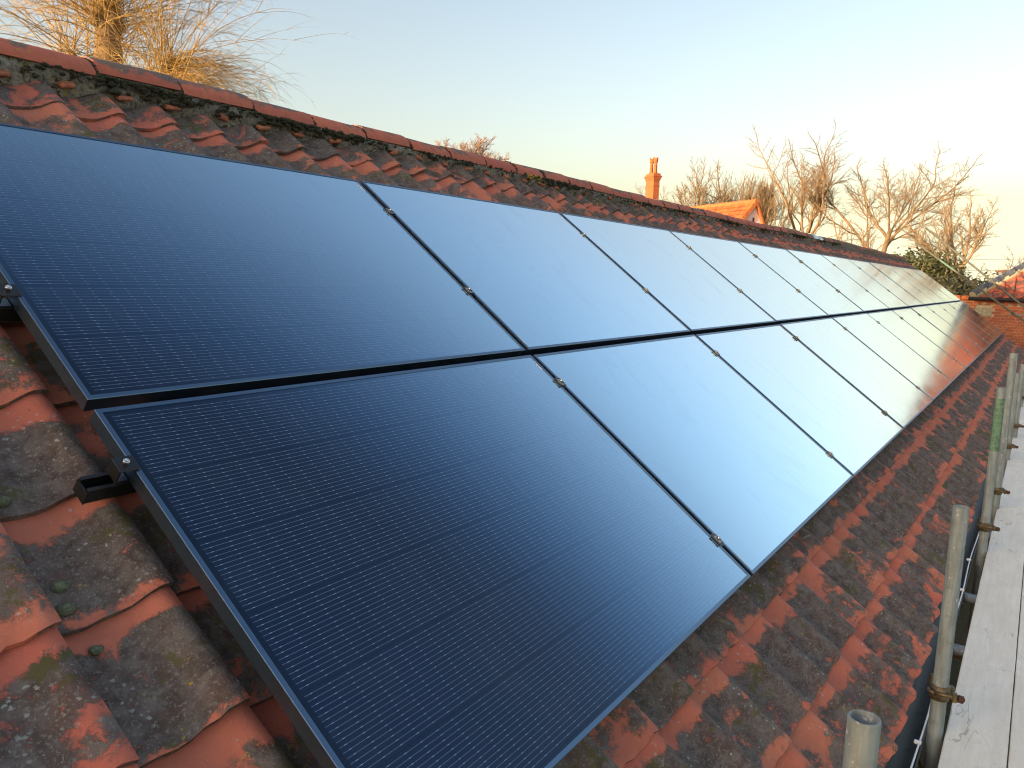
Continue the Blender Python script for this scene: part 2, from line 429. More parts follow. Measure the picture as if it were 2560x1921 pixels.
def galv_mat(name, col=(0.20, 0.245, 0.252)):
    n = NB(name); p = n.pos()
    s = n.vmath('MULTIPLY', p, (1, 1, 0.12))
    a = n.noise(s, 55, 5, 0.65); b = n.noise(p, 14, 5, 0.65); c_ = n.noise(p, 120, 4, 0.6)
    c = n.mix(n.ramp(a, 0.3, 0.7), [x * 0.72 for x in col], [x * 1.25 for x in col])
    c = n.mix(n.ramp(b, 0.50, 0.68, 0.0, 0.6), c, (0.15, 0.155, 0.125))
    c = n.mix(n.ramp(c_, 0.62, 0.75, 0.0, 0.5), c, (0.42, 0.43, 0.39))
    sp = n.math('MULTIPLY', n.ramp(n.noise(p, 38, 5, 0.75), 0.60, 0.66), n.ramp(n.noise(p, 6, 2), 0.48, 0.58))
    c = n.mix(n.math('MULTIPLY', sp, 0.75), c, (0.56, 0.55, 0.50))          # cement splashes
    ru = n.math('MULTIPLY', n.ramp(n.noise(s, 30, 5, 0.75), 0.62, 0.70), n.ramp(n.noise(p, 4.3, 2), 0.50, 0.60))
    c = n.mix(n.math('MULTIPLY', ru, 0.7), c, (0.10, 0.055, 0.035))
    n.bump(n.math('ADD', c_, sp), 0.2, 0.001)
    return n.out(c, n.ramp(b, 0.3, 0.7, 0.5, 0.75), 0.1)
M['galv'] = galv_mat('weathered galvanised tube')
M['galv_dark'] = galv_mat('dull grey tube', (0.125, 0.13, 0.105))
M['galv_blue'] = galv_mat('bluish galvanised tube', (0.20, 0.26, 0.31))
M['green_paint'] = plain('faded green paint', (0.09, 0.20, 0.135), 0.6, 0, 0.35, 40, 0.1, (0.30, 0.34, 0.29))
M['brass'] = plain('oily coupler steel', (0.15, 0.12, 0.07), 0.5, 0.6, 0.4, 60, 0.2, (0.10, 0.07, 0.04))
M['rust'] = plain('rusty bolt', (0.09, 0.045, 0.03), 0.8, 0.3, 0.4, 90, 0.3)

def board_mat():
    n = NB('grey scaffold board'); p = n.pos()
    s = n.vmath('MULTIPLY', p, (0.35, 1, 1))
    a = n.noise(s, 9, 6, 0.68, 0.5); b = n.noise(p, 45, 6, 0.7); g = n.noise(n.vmath('MULTIPLY', p, (0.06, 1, 1)), 60, 3, 0.6)
    c = n.mix(n.ramp(a, 0.3, 0.7), (0.82, 0.77, 0.65), (0.92, 0.88, 0.77))
    c = n.mix(n.ramp(b, 0.55, 0.75, 0.0, 0.5), c, (0.52, 0.49, 0.42))
    c = n.mix(n.ramp(g, 0.35, 0.7, 0.0, 0.2), c, (0.55, 0.52, 0.44))
    sc1 = n.ramp(n.math('ABSOLUTE', n.math('SUBTRACT', n.noise(n.vmath('MULTIPLY', p, (0.22, 1.0, 1.0)), 8.0, 3, 0.5, 1.5), 0.5)), 0.002, 0.010, 0.5, 0.0)
    c = n.mix(n.math('MULTIPLY', sc1, n.ramp(n.noise(p, 5, 2), 0.5, 0.62)), c, (0.20, 0.18, 0.15))
    spt = n.math('MULTIPLY', n.ramp(n.voro(p, 16.0), 0.05, 0.11, 1.0, 0.0), n.ramp(n.noise(p, 4, 2), 0.56, 0.62))
    c = n.mix(n.math('MULTIPLY', spt, 0.6), c, (0.22, 0.19, 0.15))
    kn = n.math('MULTIPLY', n.ramp(n.voro(n.vmath('MULTIPLY', p, (0.5, 1.0, 1.0)), 5.0), 0.05, 0.10, 1.0, 0.0), n.ramp(n.noise(p, 2.3, 2), 0.50, 0.58))
    c = n.mix(n.math('MULTIPLY', kn, 0.6), c, (0.33, 0.26, 0.18))
    mud = n.math('MULTIPLY', n.ramp(n.noise(p, 13, 6, 0.78), 0.56, 0.72), n.ramp(n.noise(p, 2.1, 3), 0.46, 0.62))
    c = n.mix(n.math('MULTIPLY', mud, 0.42), c, (0.36, 0.32, 0.26))
    n.bump(n.math('ADD', b, g), 0.22, 0.002)
    return n.out(c, 0.72)
M['board'] = board_mat()
M['wood'] = plain('rough timber', (0.22, 0.15, 0.09), 0.8, 0, 0.3, 15, 0.3)
M['gutter'] = plain('mossy grey gutter', (0.055, 0.068, 0.064), 0.55, 0, 0.3, 12, 0.15, (0.085, 0.095, 0.055))
M['black'] = plain('black plastic gutter', (0.012, 0.012, 0.013), 0.4, 0, 0.2, 12)
M['cable'] = plain('white cable', (0.72, 0.75, 0.80), 0.45, 0, 0.05, 60)

def brick_wall_mat(name, c1=(0.40, 0.13, 0.06), c2=(0.30, 0.085, 0.045), mor=(0.42, 0.36, 0.28), scale=1.0):
    n = NB(name); o = n.xyz(n.pos())
    t = n.N.new('ShaderNodeTexBrick'); n._in(t.inputs['Vector'], n.comb(n.math('ADD', o[0], o[1]), o[2], 0.0))
    t.inputs['Scale'].default_value = 1.0
    t.inputs['Brick Width'].default_value = 0.225; t.inputs['Row Height'].default_value = 0.075
    t.inputs['Mortar Size'].default_value = 0.006
    n._in(t.inputs['Color1'], c1); n._in(t.inputs['Color2'], c2); n._in(t.inputs['Mortar'], mor)
    c = n.mix(n.ramp(n.noise(n.pos(), 9, 5), 0.4, 0.75, 0.0, 0.5), t.outputs[0], (0.20, 0.08, 0.05))
    return n.out(c, 0.9)
M['brickwall'] = brick_wall_mat('red brickwork')
def brick_mat():
    n = NB('red brick'); p = n.pos(); r = n.orand(); r2 = n.math('FRACT', n.math('MULTIPLY', r, 31.3))
    c = n.mix(r, (0.44, 0.135, 0.060), (0.33, 0.085, 0.045))
    c = n.mix(n.ramp(r2, 0.6, 0.95, 0.0, 0.6), c, (0.24, 0.075, 0.05))
    f = n.noise(p, 40, 5, 0.7)
    c = n.mix(n.ramp(f, 0.45, 0.75, 0.0, 0.6), c, (0.40, 0.19, 0.11))
    n.bump(f, 0.4, 0.004)
    return n.out(c, 0.9)
M['brick'] = brick_mat()
M['wmortar'] = plain('wall mortar', (0.48, 0.40, 0.31), 0.95, 0, 0.25, 30, 0.4)
M['stone'] = plain('limestone block', (0.36, 0.34, 0.25), 0.9, 0, 0.25, 20, 0.4, (0.20, 0.20, 0.13))
M['hiptile'] = plain('grey blue ridge tile', (0.075, 0.085, 0.105), 0.5, 0, 0.5, 5, 0.2, (0.20, 0.20, 0.21))
M['chim'] = brick_wall_mat('chimney brickwork', (0.48, 0.125, 0.038), (0.42, 0.105, 0.035), (0.44, 0.15, 0.06))
M['pot'] = plain('terracotta chimney shaft', (0.48, 0.13, 0.04), 0.85, 0, 0.25, 12, 0.2)
M['render'] = plain('pale pink render', (0.84, 0.66, 0.61), 0.9, 0, 0.05, 3, 0.1)
M['house_tile'] = plain('orange pantiles', (0.46, 0.105, 0.030), 0.85, 0, 0.4, 2.2, 0.2, (0.46, 0.17, 0.04))
M['gold_tile'] = plain('orange clay coping', (0.46, 0.14, 0.045), 0.85, 0, 0.3, 8, 0.2, (0.30, 0.16, 0.08))
M['dark'] = plain('dark slit', (0.06, 0.03, 0.03), 0.8, 0, 0.1, 5)

def bark(name, c1, c2, c3=None):
    n = NB(name); p = n.pos(); f = n.noise(p, 3.0, 6, 0.7); g = n.noise(p, 22.0, 5, 0.7)
    c = n.mix(n.ramp(f, 0.35, 0.65), c1, c2)
    if c3: c = n.mix(n.ramp(g, 0.48, 0.66, 0.0, 0.8), c, c3)
    n.bump(g, 0.6, 0.02)
    return n.out(c, 0.9, spec=0.2)
M['bark_w'] = bark('willow bark', (0.30, 0.20, 0.10), (0.22, 0.15, 0.085), (0.10, 0.075, 0.05))
M['whip'] = bark('willow whips', (0.48, 0.34, 0.13), (0.40, 0.26, 0.10))
M['bark'] = bark('ash bark', (0.17, 0.125, 0.08), (0.25, 0.18, 0.105))
M['twig'] = bark('winter twigs', (0.31, 0.225, 0.135), (0.23, 0.165, 0.10))
M['twig_pink'] = bark('pinkish winter twigs', (0.40, 0.28, 0.22), (0.34, 0.24, 0.19))
def leaf_mat(name, a, b):
    n = NB(name); r = n.irand(); f = n.noise(n.pos(), 1.3, 4)
    return n.out(n.mix(n.math('MULTIPLY_ADD', r, 0.5, n.math('MULTIPLY', f, 0.5)), a, b), 0.6)
M['ivy'] = leaf_mat('ivy leaves', (0.018, 0.032, 0.010), (0.095, 0.100, 0.030))
M['hedge'] = leaf_mat('hedge leaves', (0.030, 0.042, 0.018), (0.085, 0.085, 0.040))
M['pole'] = plain('creosoted pole', (0.30, 0.16, 0.09), 0.85, 0, 0.2, 6)
M['insul'] = plain('brown insulator', (0.12, 0.06, 0.04), 0.4, 0, 0.1, 6)
M['wire'] = plain('overhead wire', (0.10, 0.08, 0.07), 0.6, 0, 0.1, 6)
def ground_mat():
    n = NB('rough grass'); p = n.pos()
    a = n.noise(p, 0.3, 6, 0.65); b = n.noise(p, 6, 5, 0.7)
    c = n.mix(n.ramp(a, 0.35, 0.65), (0.050, 0.065, 0.025), (0.085, 0.080, 0.035))
    c = n.mix(n.ramp(b, 0.4, 0.7, 0.0, 0.6), c, (0.045, 0.042, 0.020))
    n.bump(b, 0.6, 0.05)
    return n.out(c, 0.95)
M['ground'] = ground_mat()

# ------------------------------------------------------------------ ground
g = MB()
NG = 40
def gx(i): t = i / NG * 2 - 1; return 1500 * math.copysign(abs(t) ** 2.2, t)
for i in range(NG + 1):
    for j in range(NG + 1):
        x, y = gx(i), gx(j)
        d = max(0.0, math.hypot(x - 10, y) - 45)
        g.v.append((x + 10, y, 0.0 + 0.35 * min(1, d / 60) * noise.noise(Vector((x * 0.02, y * 0.02, 0)))))
for i in range(NG):
    for j in range(NG):
        a = i * (NG + 1) + j
        g.f.append([a, a + NG + 1, a + NG + 2, a + 1]); g.sm.append(True)
tag(g.obj('ground', M['ground']), 'rough grass ground around the barn and houses', 'ground', kind='structure')

# ------------------------------------------------------------------ barn: roof deck, walls, tiles
U0, U1 = -9.0, 21.95
TW, TG, TL, AMP, TH = 0.221, 0.279, 0.335, 0.049, 0.013
TN = -0.130
V_EAVE, N_COURSE = -0.67, 13
RY, RZ = 2.447, Z0 + 1.647                    # axis of the round ridge tiles
barn = thing('barn', 'long low barn whose red pantile roof carries the solar panels', 'barn', (0, 0, 0))

d = MB()
def slab(mb, a, b, t, u0=U0, u1=U1):
    """sheet between two (Y,Z) points with thickness t below"""
    (y0, z0), (y1, z1) = a, b
    vs = [(u, y, z - k) for u in (u0, u1) for (y, z) in ((y0, z0), (y1, z1)) for k in (0, t)]
    mb.add(vs, [(0, 4, 6, 2), (1, 3, 7, 5), (0, 1, 5, 4), (2, 6, 7, 3), (0, 2, 3, 1), (4, 5, 7, 6)])
e = RP(0, V_EAVE + 0.07, -0.175); r_ = RP(0, 2.93, -0.175)
slab(d, (e.y, e.z), (r_.y, r_.z), 0.05)
slab(d, (r_.y + 0.02, r_.z), (2 * r_.y - e.y, e.z), 0.05)
roof = d.obj('roof', M['deck'], barn)
w = MB()
w.box((U0 + 0.2, -0.20, 0), (U1 - 0.15, 0.05, e.z - 0.02))
w.box((U0 + 0.2, 4.80, 0), (U1 - 0.15, 5.05, e.z - 0.02))
for x in (U0 + 0.2, U1 - 0.40):               # gable ends
    vs = [(x + k, y, z) for k in (0, 0.25) for (y, z) in ((0.052, 0), (4.798, 0), (4.798, e.z - 0.03), (2.42, r_.z - 0.12), (0.052, e.z - 0.03))]
    w.add(vs, [(0, 1, 2, 3, 4), (9, 8, 7, 6, 5), (0, 5, 6, 1), (1, 6, 7, 2), (2, 7, 8, 3), (3, 8, 9, 4), (4, 9, 5, 0)])
w.obj('wall', M['brickwall'], barn)

PROF_S = [0, .10, .22, .36, .50, .62, .73, .83, .91, .98, 1.05, 1.12]
PROF_Z = [.20, .07, .01, 0, .05, .18, .40, .68, .90, 1.0, 1.0, .84]
def prof(s):
    s = s % 1.0
    for i in range(len(PROF_S) - 1):
        if PROF_S[i] <= s <= PROF_S[i + 1]:
            t = (s - PROF_S[i]) / (PROF_S[i + 1] - PROF_S[i])
            return AMP * (PROF_Z[i] * (1 - t) + PROF_Z[i + 1] * t)
    return 0

def pantile(seed, rows=4, cut=None):
    rg = random.Random(seed)
    mb = MB(); ns = len(PROF_S)
    amp = AMP * rg.uniform(0.93, 1.07); tw = rg.uniform(-0.004, 0.004); bow = rg.uniform(-0.003, 0.003)
    tail = [rg.uniform(-0.003, 0.003) for _ in range(ns)]
    if rg.random() < 0.5: tail[-1] += rg.uniform(0.004, 0.010); tail[-2] += 0.003
    if rg.random() < 0.25: k = rg.randrange(2, ns - 2); tail[k] += 0.006
    top = []; bot = []; uvs = []
    for r in range(rows):
        t = (0, 0.04, 0.5, 1.0)[r] if rows == 4 else r / (rows - 1)
        for i, s in enumerate(PROF_S):
            y = TL * t + (tail[i] if t == 0 else (tail[i] if t == 0.04 else 0))
            z = amp * PROF_Z[i] + tw * (s - .5) * (t - .5) + bow * math.sin(math.pi * t) - (0.0022 if t == 0 else 0)
            top.append((s * TW, y, z)); bot.append((s * TW, y + (0.001 if t == 0 else 0), z - TH)); uvs.append((s, t))
    fs_t = []; fs_b = []; k0 = len(top)
    for r in range(rows - 1):
        for i in range(ns - 1):
            a = r * ns + i
            fs_t.append((a, a + 1, a + ns + 1, a + ns))
            fs_b.append((k0 + a, k0 + a + ns, k0 + a + ns + 1, k0 + a + 1))
    mb.add(top + bot, fs_t + fs_b, True, uvs + uvs)
    ed = []
    for i in range(ns - 1): ed.append((i, k0 + i, k0 + i + 1, i + 1))
    for r in range(rows - 1):
        a = r * ns; ed.append((a, a + ns, k0 + a + ns, k0 + a))
        a = r * ns + ns - 1; ed.append((a, k0 + a, k0 + a + ns, a + ns))
    b = len(mb.v)                             # separate rim so the edge stays crisp
    idx = sorted({q for f in ed for q in f}); mp = {q: b + i for i, q in enumerate(idx)}
    allv = top + bot; alluv = uvs + uvs
    for q in idx: mb.v.append(allv[q]); mb.uv[mp[q]] = (alluv[q][0], -0.02 if q % k0 < ns else alluv[q][1])
    for f in ed: mb.f.append([mp[q] for q in f]); mb.sm.append(False)
    return mb

NVAR = 9
tile_me = [pantile(100 + k).mesh('pantile', M['tile']) for k in range(NVAR)]
tile_lo = [pantile(100 + k, 2) for k in range(NVAR)]
TILT = math.atan(0.020 / TG)

def sag(u, v): return 0.008 * math.sin(u * 0.55 + 0.6) + 0.005 * math.sin(u * 1.7 + v) - 0.003

def proj(p):
    q = p - cam_pos
    z = q.dot(cam_fwd)
    if z < 0.05: return None
    f = 28.18 / 36.0
    return (0.5 + f * q.dot(cam_right) / z, 0.5 + f * q.dot(cam_down) / z / 0.75, z)

rng = random.Random(7)
ncol = int((U1 - U0) / TW)
spots = []
for k in range(N_COURSE):
    for j in range(ncol):
        u = U0 + 0.13 - 0.027 + (j * TW) - 0.13 - ((U0) % TW) + 0.0
        v = V_EAVE + k * TG
        spots.append((u, v, k))
def jitter(u, v, k):
    eave = 0.010 if k == 0 else 0.004
    loc = RP(u + rng.uniform(-.004, .004), v + rng.uniform(-eave, eave), TN + sag(u, v) + rng.uniform(-.003, .003))
    rot = (AL - TILT + rng.uniform(-.012, .012), rng.uniform(-.014, .014), rng.uniform(-.014, .014))
    return loc, rot
scored = []
for s in spots:
    u, v, k = s
    hid = (0.12 < u and 0.02 < v < 2.12) or u > 21
    q = proj(RP(u + TW / 2, v + 0.1, TN))
    vis = q is not None and -0.10 < q[0] < 1.06 and -0.08 < q[1] < 1.12
    scored.append(((q[2] if q else 99) + (0 if vis and not hid else 1000), s))
scored.sort(key=lambda a: a[0])
rest = MB()
for i, (score, s) in enumerate(scored):
    loc, rot = jitter(*s)
    kv = rng.randrange(NVAR)
    if i < 296 and score < 900:
        o = link('pantile', tile_me[kv], roof); o.location = loc; o.rotation_euler = rot
    else:
        T = Matrix.Translation(loc) @ Euler(rot).to_matrix().to_4x4()
        src = tile_lo[kv]
        b = len(rest.v)
        rest.v += [tuple(T @ Vector(p)) for p in src.v]
        rest.f += [[b + q for q in f] for f in src.f]; rest.sm += src.sm
        for q, uvq in src.uv.items(): rest.uv[b + q] = uvq
tag(rest.obj('far_pantiles', M['tile_i'], roof), kind='stuff')

# ridge tiles
def ridge_tile(seed, L=0.352):
    rg = random.Random(seed); mb = MB(); n = 14; R = 0.118
    vs = []; uv = []
    xs = (0, 0.012, L * 0.5, L - 0.012, L)
    for i, x in enumerate(xs):
        for k in range(n + 1):
            a = math.radians(-88 + 176 * k / n)
            rr = R + rg.uniform(-.0012, .0012) - (0.003 if i in (0, 4) else 0)
            vs.append((x + (rg.uniform(-.003, .003) if i in (0, 4) else 0), -rr * math.sin(-a), 0.70 * rr * math.cos(a)))
    fs = []
    for i in range(len(xs) - 1):
        for k in range(n):
            a = i * (n + 1) + k; fs.append((a, a + n + 1, a + n + 2, a + 1))
    mb.add(vs, fs, True)
    inner = [(x, y * .88, z * .88) for x, y, z in vs]
    b = len(mb.v); mb.add(inner, [f[::-1] for f in fs], True)
    for i in (0, 4):
        rim = [(vs[i * (n + 1) + k], inner[i * (n + 1) + k]) for k in range(n + 1)]
        q = [p for pr in rim for p in pr]
        mb.add(q, [(2 * k, 2 * k + 1, 2 * k + 3, 2 * k + 2) if i else (2 * k, 2 * k + 2, 2 * k + 3, 2 * k + 1) for k in range(n)])
    for k in (0, n):
        q = [p for i in range(len(xs)) for p in (vs[i * (n + 1) + k], inner[i * (n + 1) + k])]
        mb.add(q, [(2 * i, 2 * i + 1, 2 * i + 3, 2 * i + 2) for i in range(len(xs) - 1)])
    return mb
ridge_me = [ridge_tile(k).mesh('ridge_tile', M['ridge']) for k in range(6)]
metal_me = ridge_tile(3).mesh('ridge_tile', M['alu'])
RP_ = 0.362
nrid = int((U1 - U0) / RP_)
rj = [(rng.uniform(-.006, .006), rng.uniform(-.005, .005)) for _ in range(nrid + 1)]
def ridge_sag(u): return 0.012 * math.sin(u * 0.5 + 1.0) + 0.006 * math.sin(u * 1.9)
for i in range(nrid):
    u = U0 + 0.04 + i * RP_ + 0.03
    lead = 12.0 < u < 12.75
    o = link('ridge_tile', metal_me if lead else rng.choice(ridge_me), roof)
    o.location = (u, RY + rj[i][0], RZ + rj[i][1] + ridge_sag(u))
    o.rotation_euler = (rng.uniform(-.05, .05), rng.uniform(-.016, .016), rng.uniform(-.012, .012))
    if lead: o['label'] = 'pale metal patched ridge tile'

# mortar core under the ridge tiles and the bedding along the near side
mo = MB()
path = [(u, RY, RZ + ridge_sag(u)) for u in [U0 + 0.05 + 0.25 * i for i in range(int((U1 - U0 - 0.1) / 0.25) + 1)]]
b0_ = len(mo.v); mo.tube(path, 0.106, 16, False)
for q_ in range(b0_, len(mo.v)):
    x_, y_, z_ = mo.v[q_]; zc_ = RZ + ridge_sag(x_); mo.v[q_] = (x_, y_, zc_ + (z_ - zc_) * 0.62)
step = 0.022
nu = int((U1 - U0 - 0.1) / step); rows = 6
for i in range(nu + 1):
    u = U0 + 0.05 + i * step
    s = (u - (U0 - ((U0) % TW) - 0.027)) / TW
    pz = prof(s)
    vb = 2.832 + 0.02 * noise.noise(Vector((u * 3.1, 0, 0))) + 0.012 * noise.noise(Vector((u * 17, 4, 0)))
    nb = TN + pz - 0.0716 * (vb - 2.678) + sag(u, 2.678)
    bot = RP(u, vb, nb - 0.004)
    top = Vector((u, RY - 0.112, RZ + 0.004 + ridge_sag(u)))
    for r in range(rows):
        t = r / (rows - 1)
        p = bot.lerp(top, t)
        bul = math.sin(math.pi * min(1, t * 1.0 + 0.06)) * (0.018 + 0.022 * noise.noise(Vector((u * 14, t * 3, 7))) + 0.008 * noise.noise(Vector((u * 55, t * 9, 2))))
        mo.v.append(tuple(p + Vector((0, -0.75, 0.66)) * bul))
base = len(mo.v) - (nu + 1) * rows
for i in range(nu):
    for r in range(rows - 1):
        a = base + i * rows + r
        mo.f.append([a, a + rows, a + rows + 1, a + 1]); mo.sm.append(True)
mo.obj('ridge_mortar', M['mortar'], roof)

# terracotta slips pressed into the mortar over every channel
sl = MB(); sl.box((-0.036, -0.015, -0.011), (0.036, 0.015, 0.011), None, 0.007)
slip_me = sl.mesh('tile_slip', M['slip'])
for j in range(ncol):
    u = U0 - ((U0) % TW) - 0.027 + (j + 0.40) * TW
    if u < 0.2 or u > 13 or rng.random() < 0.15: continue
    o = link('tile_slip', slip_me, roof)
    o.location = RP(u + rng.uniform(-.012, .012), 2.835 + rng.uniform(-.012, .012), TN + 0.038 + rng.uniform(-.006, .008))
    o.rotation_euler = (AL + rng.uniform(-.3, .3), rng.uniform(-.2, .2), rng.uniform(-.2, .2))
    o.scale = (rng.uniform(.7, 1.1), 1, rng.uniform(.8, 1.15))

# moss clumps along the bedding and in the ridge joints
def ico(sub=1):
    t = (1 + 5 ** .5) / 2
    v = [Vector(p).normalized() for p in ((-1, t, 0), (1, t, 0), (-1, -t, 0), (1, -t, 0), (0, -1, t), (0, 1, t), (0, -1, -t), (0, 1, -t), (t, 0, -1), (t, 0, 1), (-t, 0, -1), (-t, 0, 1))]
    f = [(0, 11, 5), (0, 5, 1), (0, 1, 7), (0, 7, 10), (0, 10, 11), (1, 5, 9), (5, 11, 4), (11, 10, 2), (10, 7, 6), (7, 1, 8), (3, 9, 4), (3, 4, 2), (3, 2, 6), (3, 6, 8), (3, 8, 9), (4, 9, 5), (2, 4, 11), (6, 2, 10), (8, 6, 7), (9, 8, 1)]
    for _ in range(sub - 1):
        nf = []; cache = {}
        def mid(a, b):
            k = (min(a, b), max(a, b))
            if k not in cache: cache[k] = len(v); v.append(((v[a] + v[b]) / 2).normalized())
            return cache[k]
        for a, b, c in f:
            x, y, z = mid(a, b), mid(b, c), mid(c, a); nf += [(a, x, z), (b, y, x), (c, z, y), (x, y, z)]
        f = nf
    return v, f
IV, IF = ico(1)
IV2, IF2 = ico(2)
def blob(mb, p, r, rg, squash=0.7, fine=False, amp=0.8, rnd=False):
    V_, F_ = (IV2, IF2) if fine else (IV, IF)
    o = rg.random() * 50; sx, sy = (1.1, 0.95) if rnd else (rg.uniform(.8, 2.1), rg.uniform(.7, 1.2))
    mb.add([p + Vector((q.x * r * sx, q.y * r * sy, q.z * r * squash)) * (1 + amp * noise.noise(q * 2.6 + Vector((o, 0, 0)))) for q in V_], F_, True)
ms = MB(); ly = MB()
mg = random.Random(21)
u = 0.0
while u < 14:
    dens = noise.noise(Vector((u * 1.3, 9, 0))) + 0.45
    for _ in range((2 if dens > 0.55 else 1) if dens > 0.3 else (1 if mg.random() < .35 else 0)):
        t = mg.betavariate(3.6, 0.8) if mg.random() < 0.75 else mg.random() * 0.6
        b_ = RP(u, 2.83, TN + 0.03); tp = Vector((u, RY - 0.124, RZ - 0.014 + ridge_sag(u)))
        p = b_.lerp(tp, t) + Vector((mg.uniform(-.02, .02), -0.014, 0.012))
        blob(ly if noise.noise(Vector((u * 0.9, 77, 0))) > 0.33 and mg.random() < .7 else ms, p, mg.uniform(.005, .0125) * (1.1 if dens > .5 else .85), mg, 0.8, u < 3)
    u += 0.012 + 0.012 * (u > 5)
for i in range(nrid):                          # joints between ridge tiles
    uj = U0 + 0.07 + i * RP_ - 0.006
    if not 0 < uj < 14: continue
    for _ in range(26):
        a = math.radians(mg.uniform(5, 86))
        p = Vector((uj + mg.uniform(-.007, .007), RY - 0.114 * math.sin(a), RZ + 0.075 * math.cos(a) + ridge_sag(uj)))
        blob(ms, p, mg.uniform(.004, .009), mg)
tag(ms.obj('ridge_moss', M['moss'], roof), kind='stuff')
tag(ly.obj('ridge_lichen', M['lichen'], roof), kind='stuff')
for (u, v, r) in ((-0.187, 1.04, .016), (-0.174, 0.821, .016), (-0.187, 0.769, .017), (-0.169, 0.678, .012)):
    c = MB(); blob(c, Vector((0, 0, 0)), r, mg, 0.75, True, 0.25, True)
    s = (u - (U0 - ((U0) % TW) - 0.027)) / TW
    vt = V_EAVE + math.floor((v - V_EAVE) / TG) * TG
    o = c.obj('moss_cushion', M['moss_pale'], roof); o.location = RP(u, v, TN + prof(s) - 0.0716 * (v - vt) + 0.004)

# gutter along the eaves
gt = MB()
gc = Vector((0, -0.487, Z0 - 0.545)); gr = 0.056
sec = [(gr * math.cos(math.radians(a)), gr * math.sin(math.radians(a))) for a in range(180, 361, 15)]
sec2 = [(0.88 * y, 0.88 * z) for y, z in sec[::-1]]
ring = sec + sec2
vs = []; fs = []
nx = 26
for i in range(nx + 1):
    x = U0 + (U1 - U0 + 0.05) * i / nx; dz = 0.006 * math.sin(x * .8)
    vs += [(x, gc.y + y, gc.z + z + dz) for y, z in ring]
m_ = len(ring)
for i in range(nx):
    for k in range(m_):
        fs.append((i * m_ + k, i * m_ + (k + 1) % m_, (i + 1) * m_ + (k + 1) % m_, (i + 1) * m_ + k))
gt.add(vs, fs, True)
gutter = gt.obj('gutter', M['gutter'], barn)
br = MB()
br.box((-0.012, gc.y - gr - 0.004, gc.z - 0.02), (0.012, gc.y - gr - 0.0005, gc.z + 0.012))
br.box((-0.012, gc.y - gr - 0.002, gc.z - gr - 0.006), (0.012, -0.20, gc.z - gr - 0.001))
br_me = br.mesh('gutter_bracket', M['gutter'])
for i in range(22):
    o = link('gutter_bracket', br_me, gutter); o.location.x = -0.4 + i * 1.0
vb = MB()
for s in (1,):
    a = RP(0, V_EAVE + 0.05, -0.165); b = RP(0, 2.95, -0.165)
    vs = [(U1 + k, p.y, p.z + z) for k in (0.002, 0.03) for p in (a, b) for z in (-0.14, 0.05)]
    vb.add(vs, [(0, 1, 3, 2), (4, 6, 7, 5), (0, 4, 5, 1), (2, 3, 7, 6), (0, 2, 6, 4), (1, 5, 7, 3)])
vb.obj('verge_board', M['slip'], barn)

# ------------------------------------------------------------------ rails, panels, clamps
NP, PX, GYP = 12, 1.7451, 0.0291
RAILS = [0.162, 0.972, 1.527, 2.065]
RNAME = ['lowest rail under the lower panel row', 'rail along the upper part of the lower panel row', 'rail along the lower part of the upper panel row', 'topmost rail near the ridge under the upper panel row']
ROT = (AL, 0, 0)
def rail_mesh():
    mb = MB(); L0, L1 = -0.085, NP * PX + 0.06
    w, h, t, lip = 0.020, 0.036, 0.004, 0.0085
    sec = [(-w, 0), (w, 0), (w, h), (w - lip, h), (w - lip, h - t), (w - t, h - t), (w - t, t), (-w + t, t), (-w + t, h - t), (-w + lip, h - t), (-w + lip, h), (-w, h)]
    k = len(sec)
    vs = [(x, y, z) for x in (L0, L1) for y, z in sec]
    fs = [(i, (i + 1) % k, k + (i + 1) % k, k + i) for i in range(k)]
    cap = [(0, 1, 6, 7), (1, 2, 5, 6), (2, 3, 4, 5), (0, 7, 8, 11), (8, 9, 10, 11)]
    fs += [tuple(c[::-1]) for c in cap] + [tuple(k + q for q in c) for c in cap]
    mb.add(vs, fs)
    mb.box((L0 - 0.003, -w - 0.001, -0.001), (L0 - 0.0002, w + 0.001, h - 0.006))     # end cap
    return mb.mesh('mounting_rail', M['rail'])
rail_me = rail_mesh()
for i, v in enumerate(RAILS):
    o = link('mounting_rail', rail_me)
    o.location = RP(0, v, -0.0725); o.rotation_euler = ROT
    tag(o, 'black metal mounting rail, ' + RNAME[i], 'rail', 'mounting rails under the panels')

FW, FH = 0.012, 0.035
def frame_mesh():
    mb = MB()
    o = [(0, 0), (PL, 0), (PL, PS), (0, PS)]
    i_ = [(FW, FW), (PL - FW, FW), (PL - FW, PS - FW), (FW, PS - FW)]
    ch = 0.0012
    o2 = [(ch, ch), (PL - ch, ch), (PL - ch, PS - ch), (ch, PS - ch)]
    vs = [(x, y, -FH) for x, y in o] + [(x, y, -ch) for x, y in o] + [(x, y, 0) for x, y in o2] + [(x, y, 0) for x, y in i_] + [(x, y, -FH) for x, y in i_]
    fs = []
    for k in range(4):
        k2 = (k + 1) % 4
        fs += [(k, k2, 4 + k2, 4 + k), (4 + k, 4 + k2, 8 + k2, 8 + k), (8 + k, 8 + k2, 12 + k2, 12 + k), (12 + k, 12 + k2, 16 + k2, 16 + k), (16 + k, 16 + k2, k2, k)]
    return mb.add(vs, fs).mesh('frame', M['frame'])
frame_me = frame_mesh()
gm = MB(); gm.add([(x, y, z) for z in (-0.0062, -0.0018) for y in (FW - .0002, PS - FW + .0002) for x in (FW - .0002, PL - FW + .0002)], [(4, 5, 7, 6), (0, 2, 3, 1)])
glass_me = gm.mesh('glass', M['glass'])
lb = MB(); lb.box((-0.003, 0, -0.0016), (0.003, 0.05, -0.0010)); label_me = lb.mesh('barcode_label', M['label'])
PIT = PX
prng = random.Random(3)
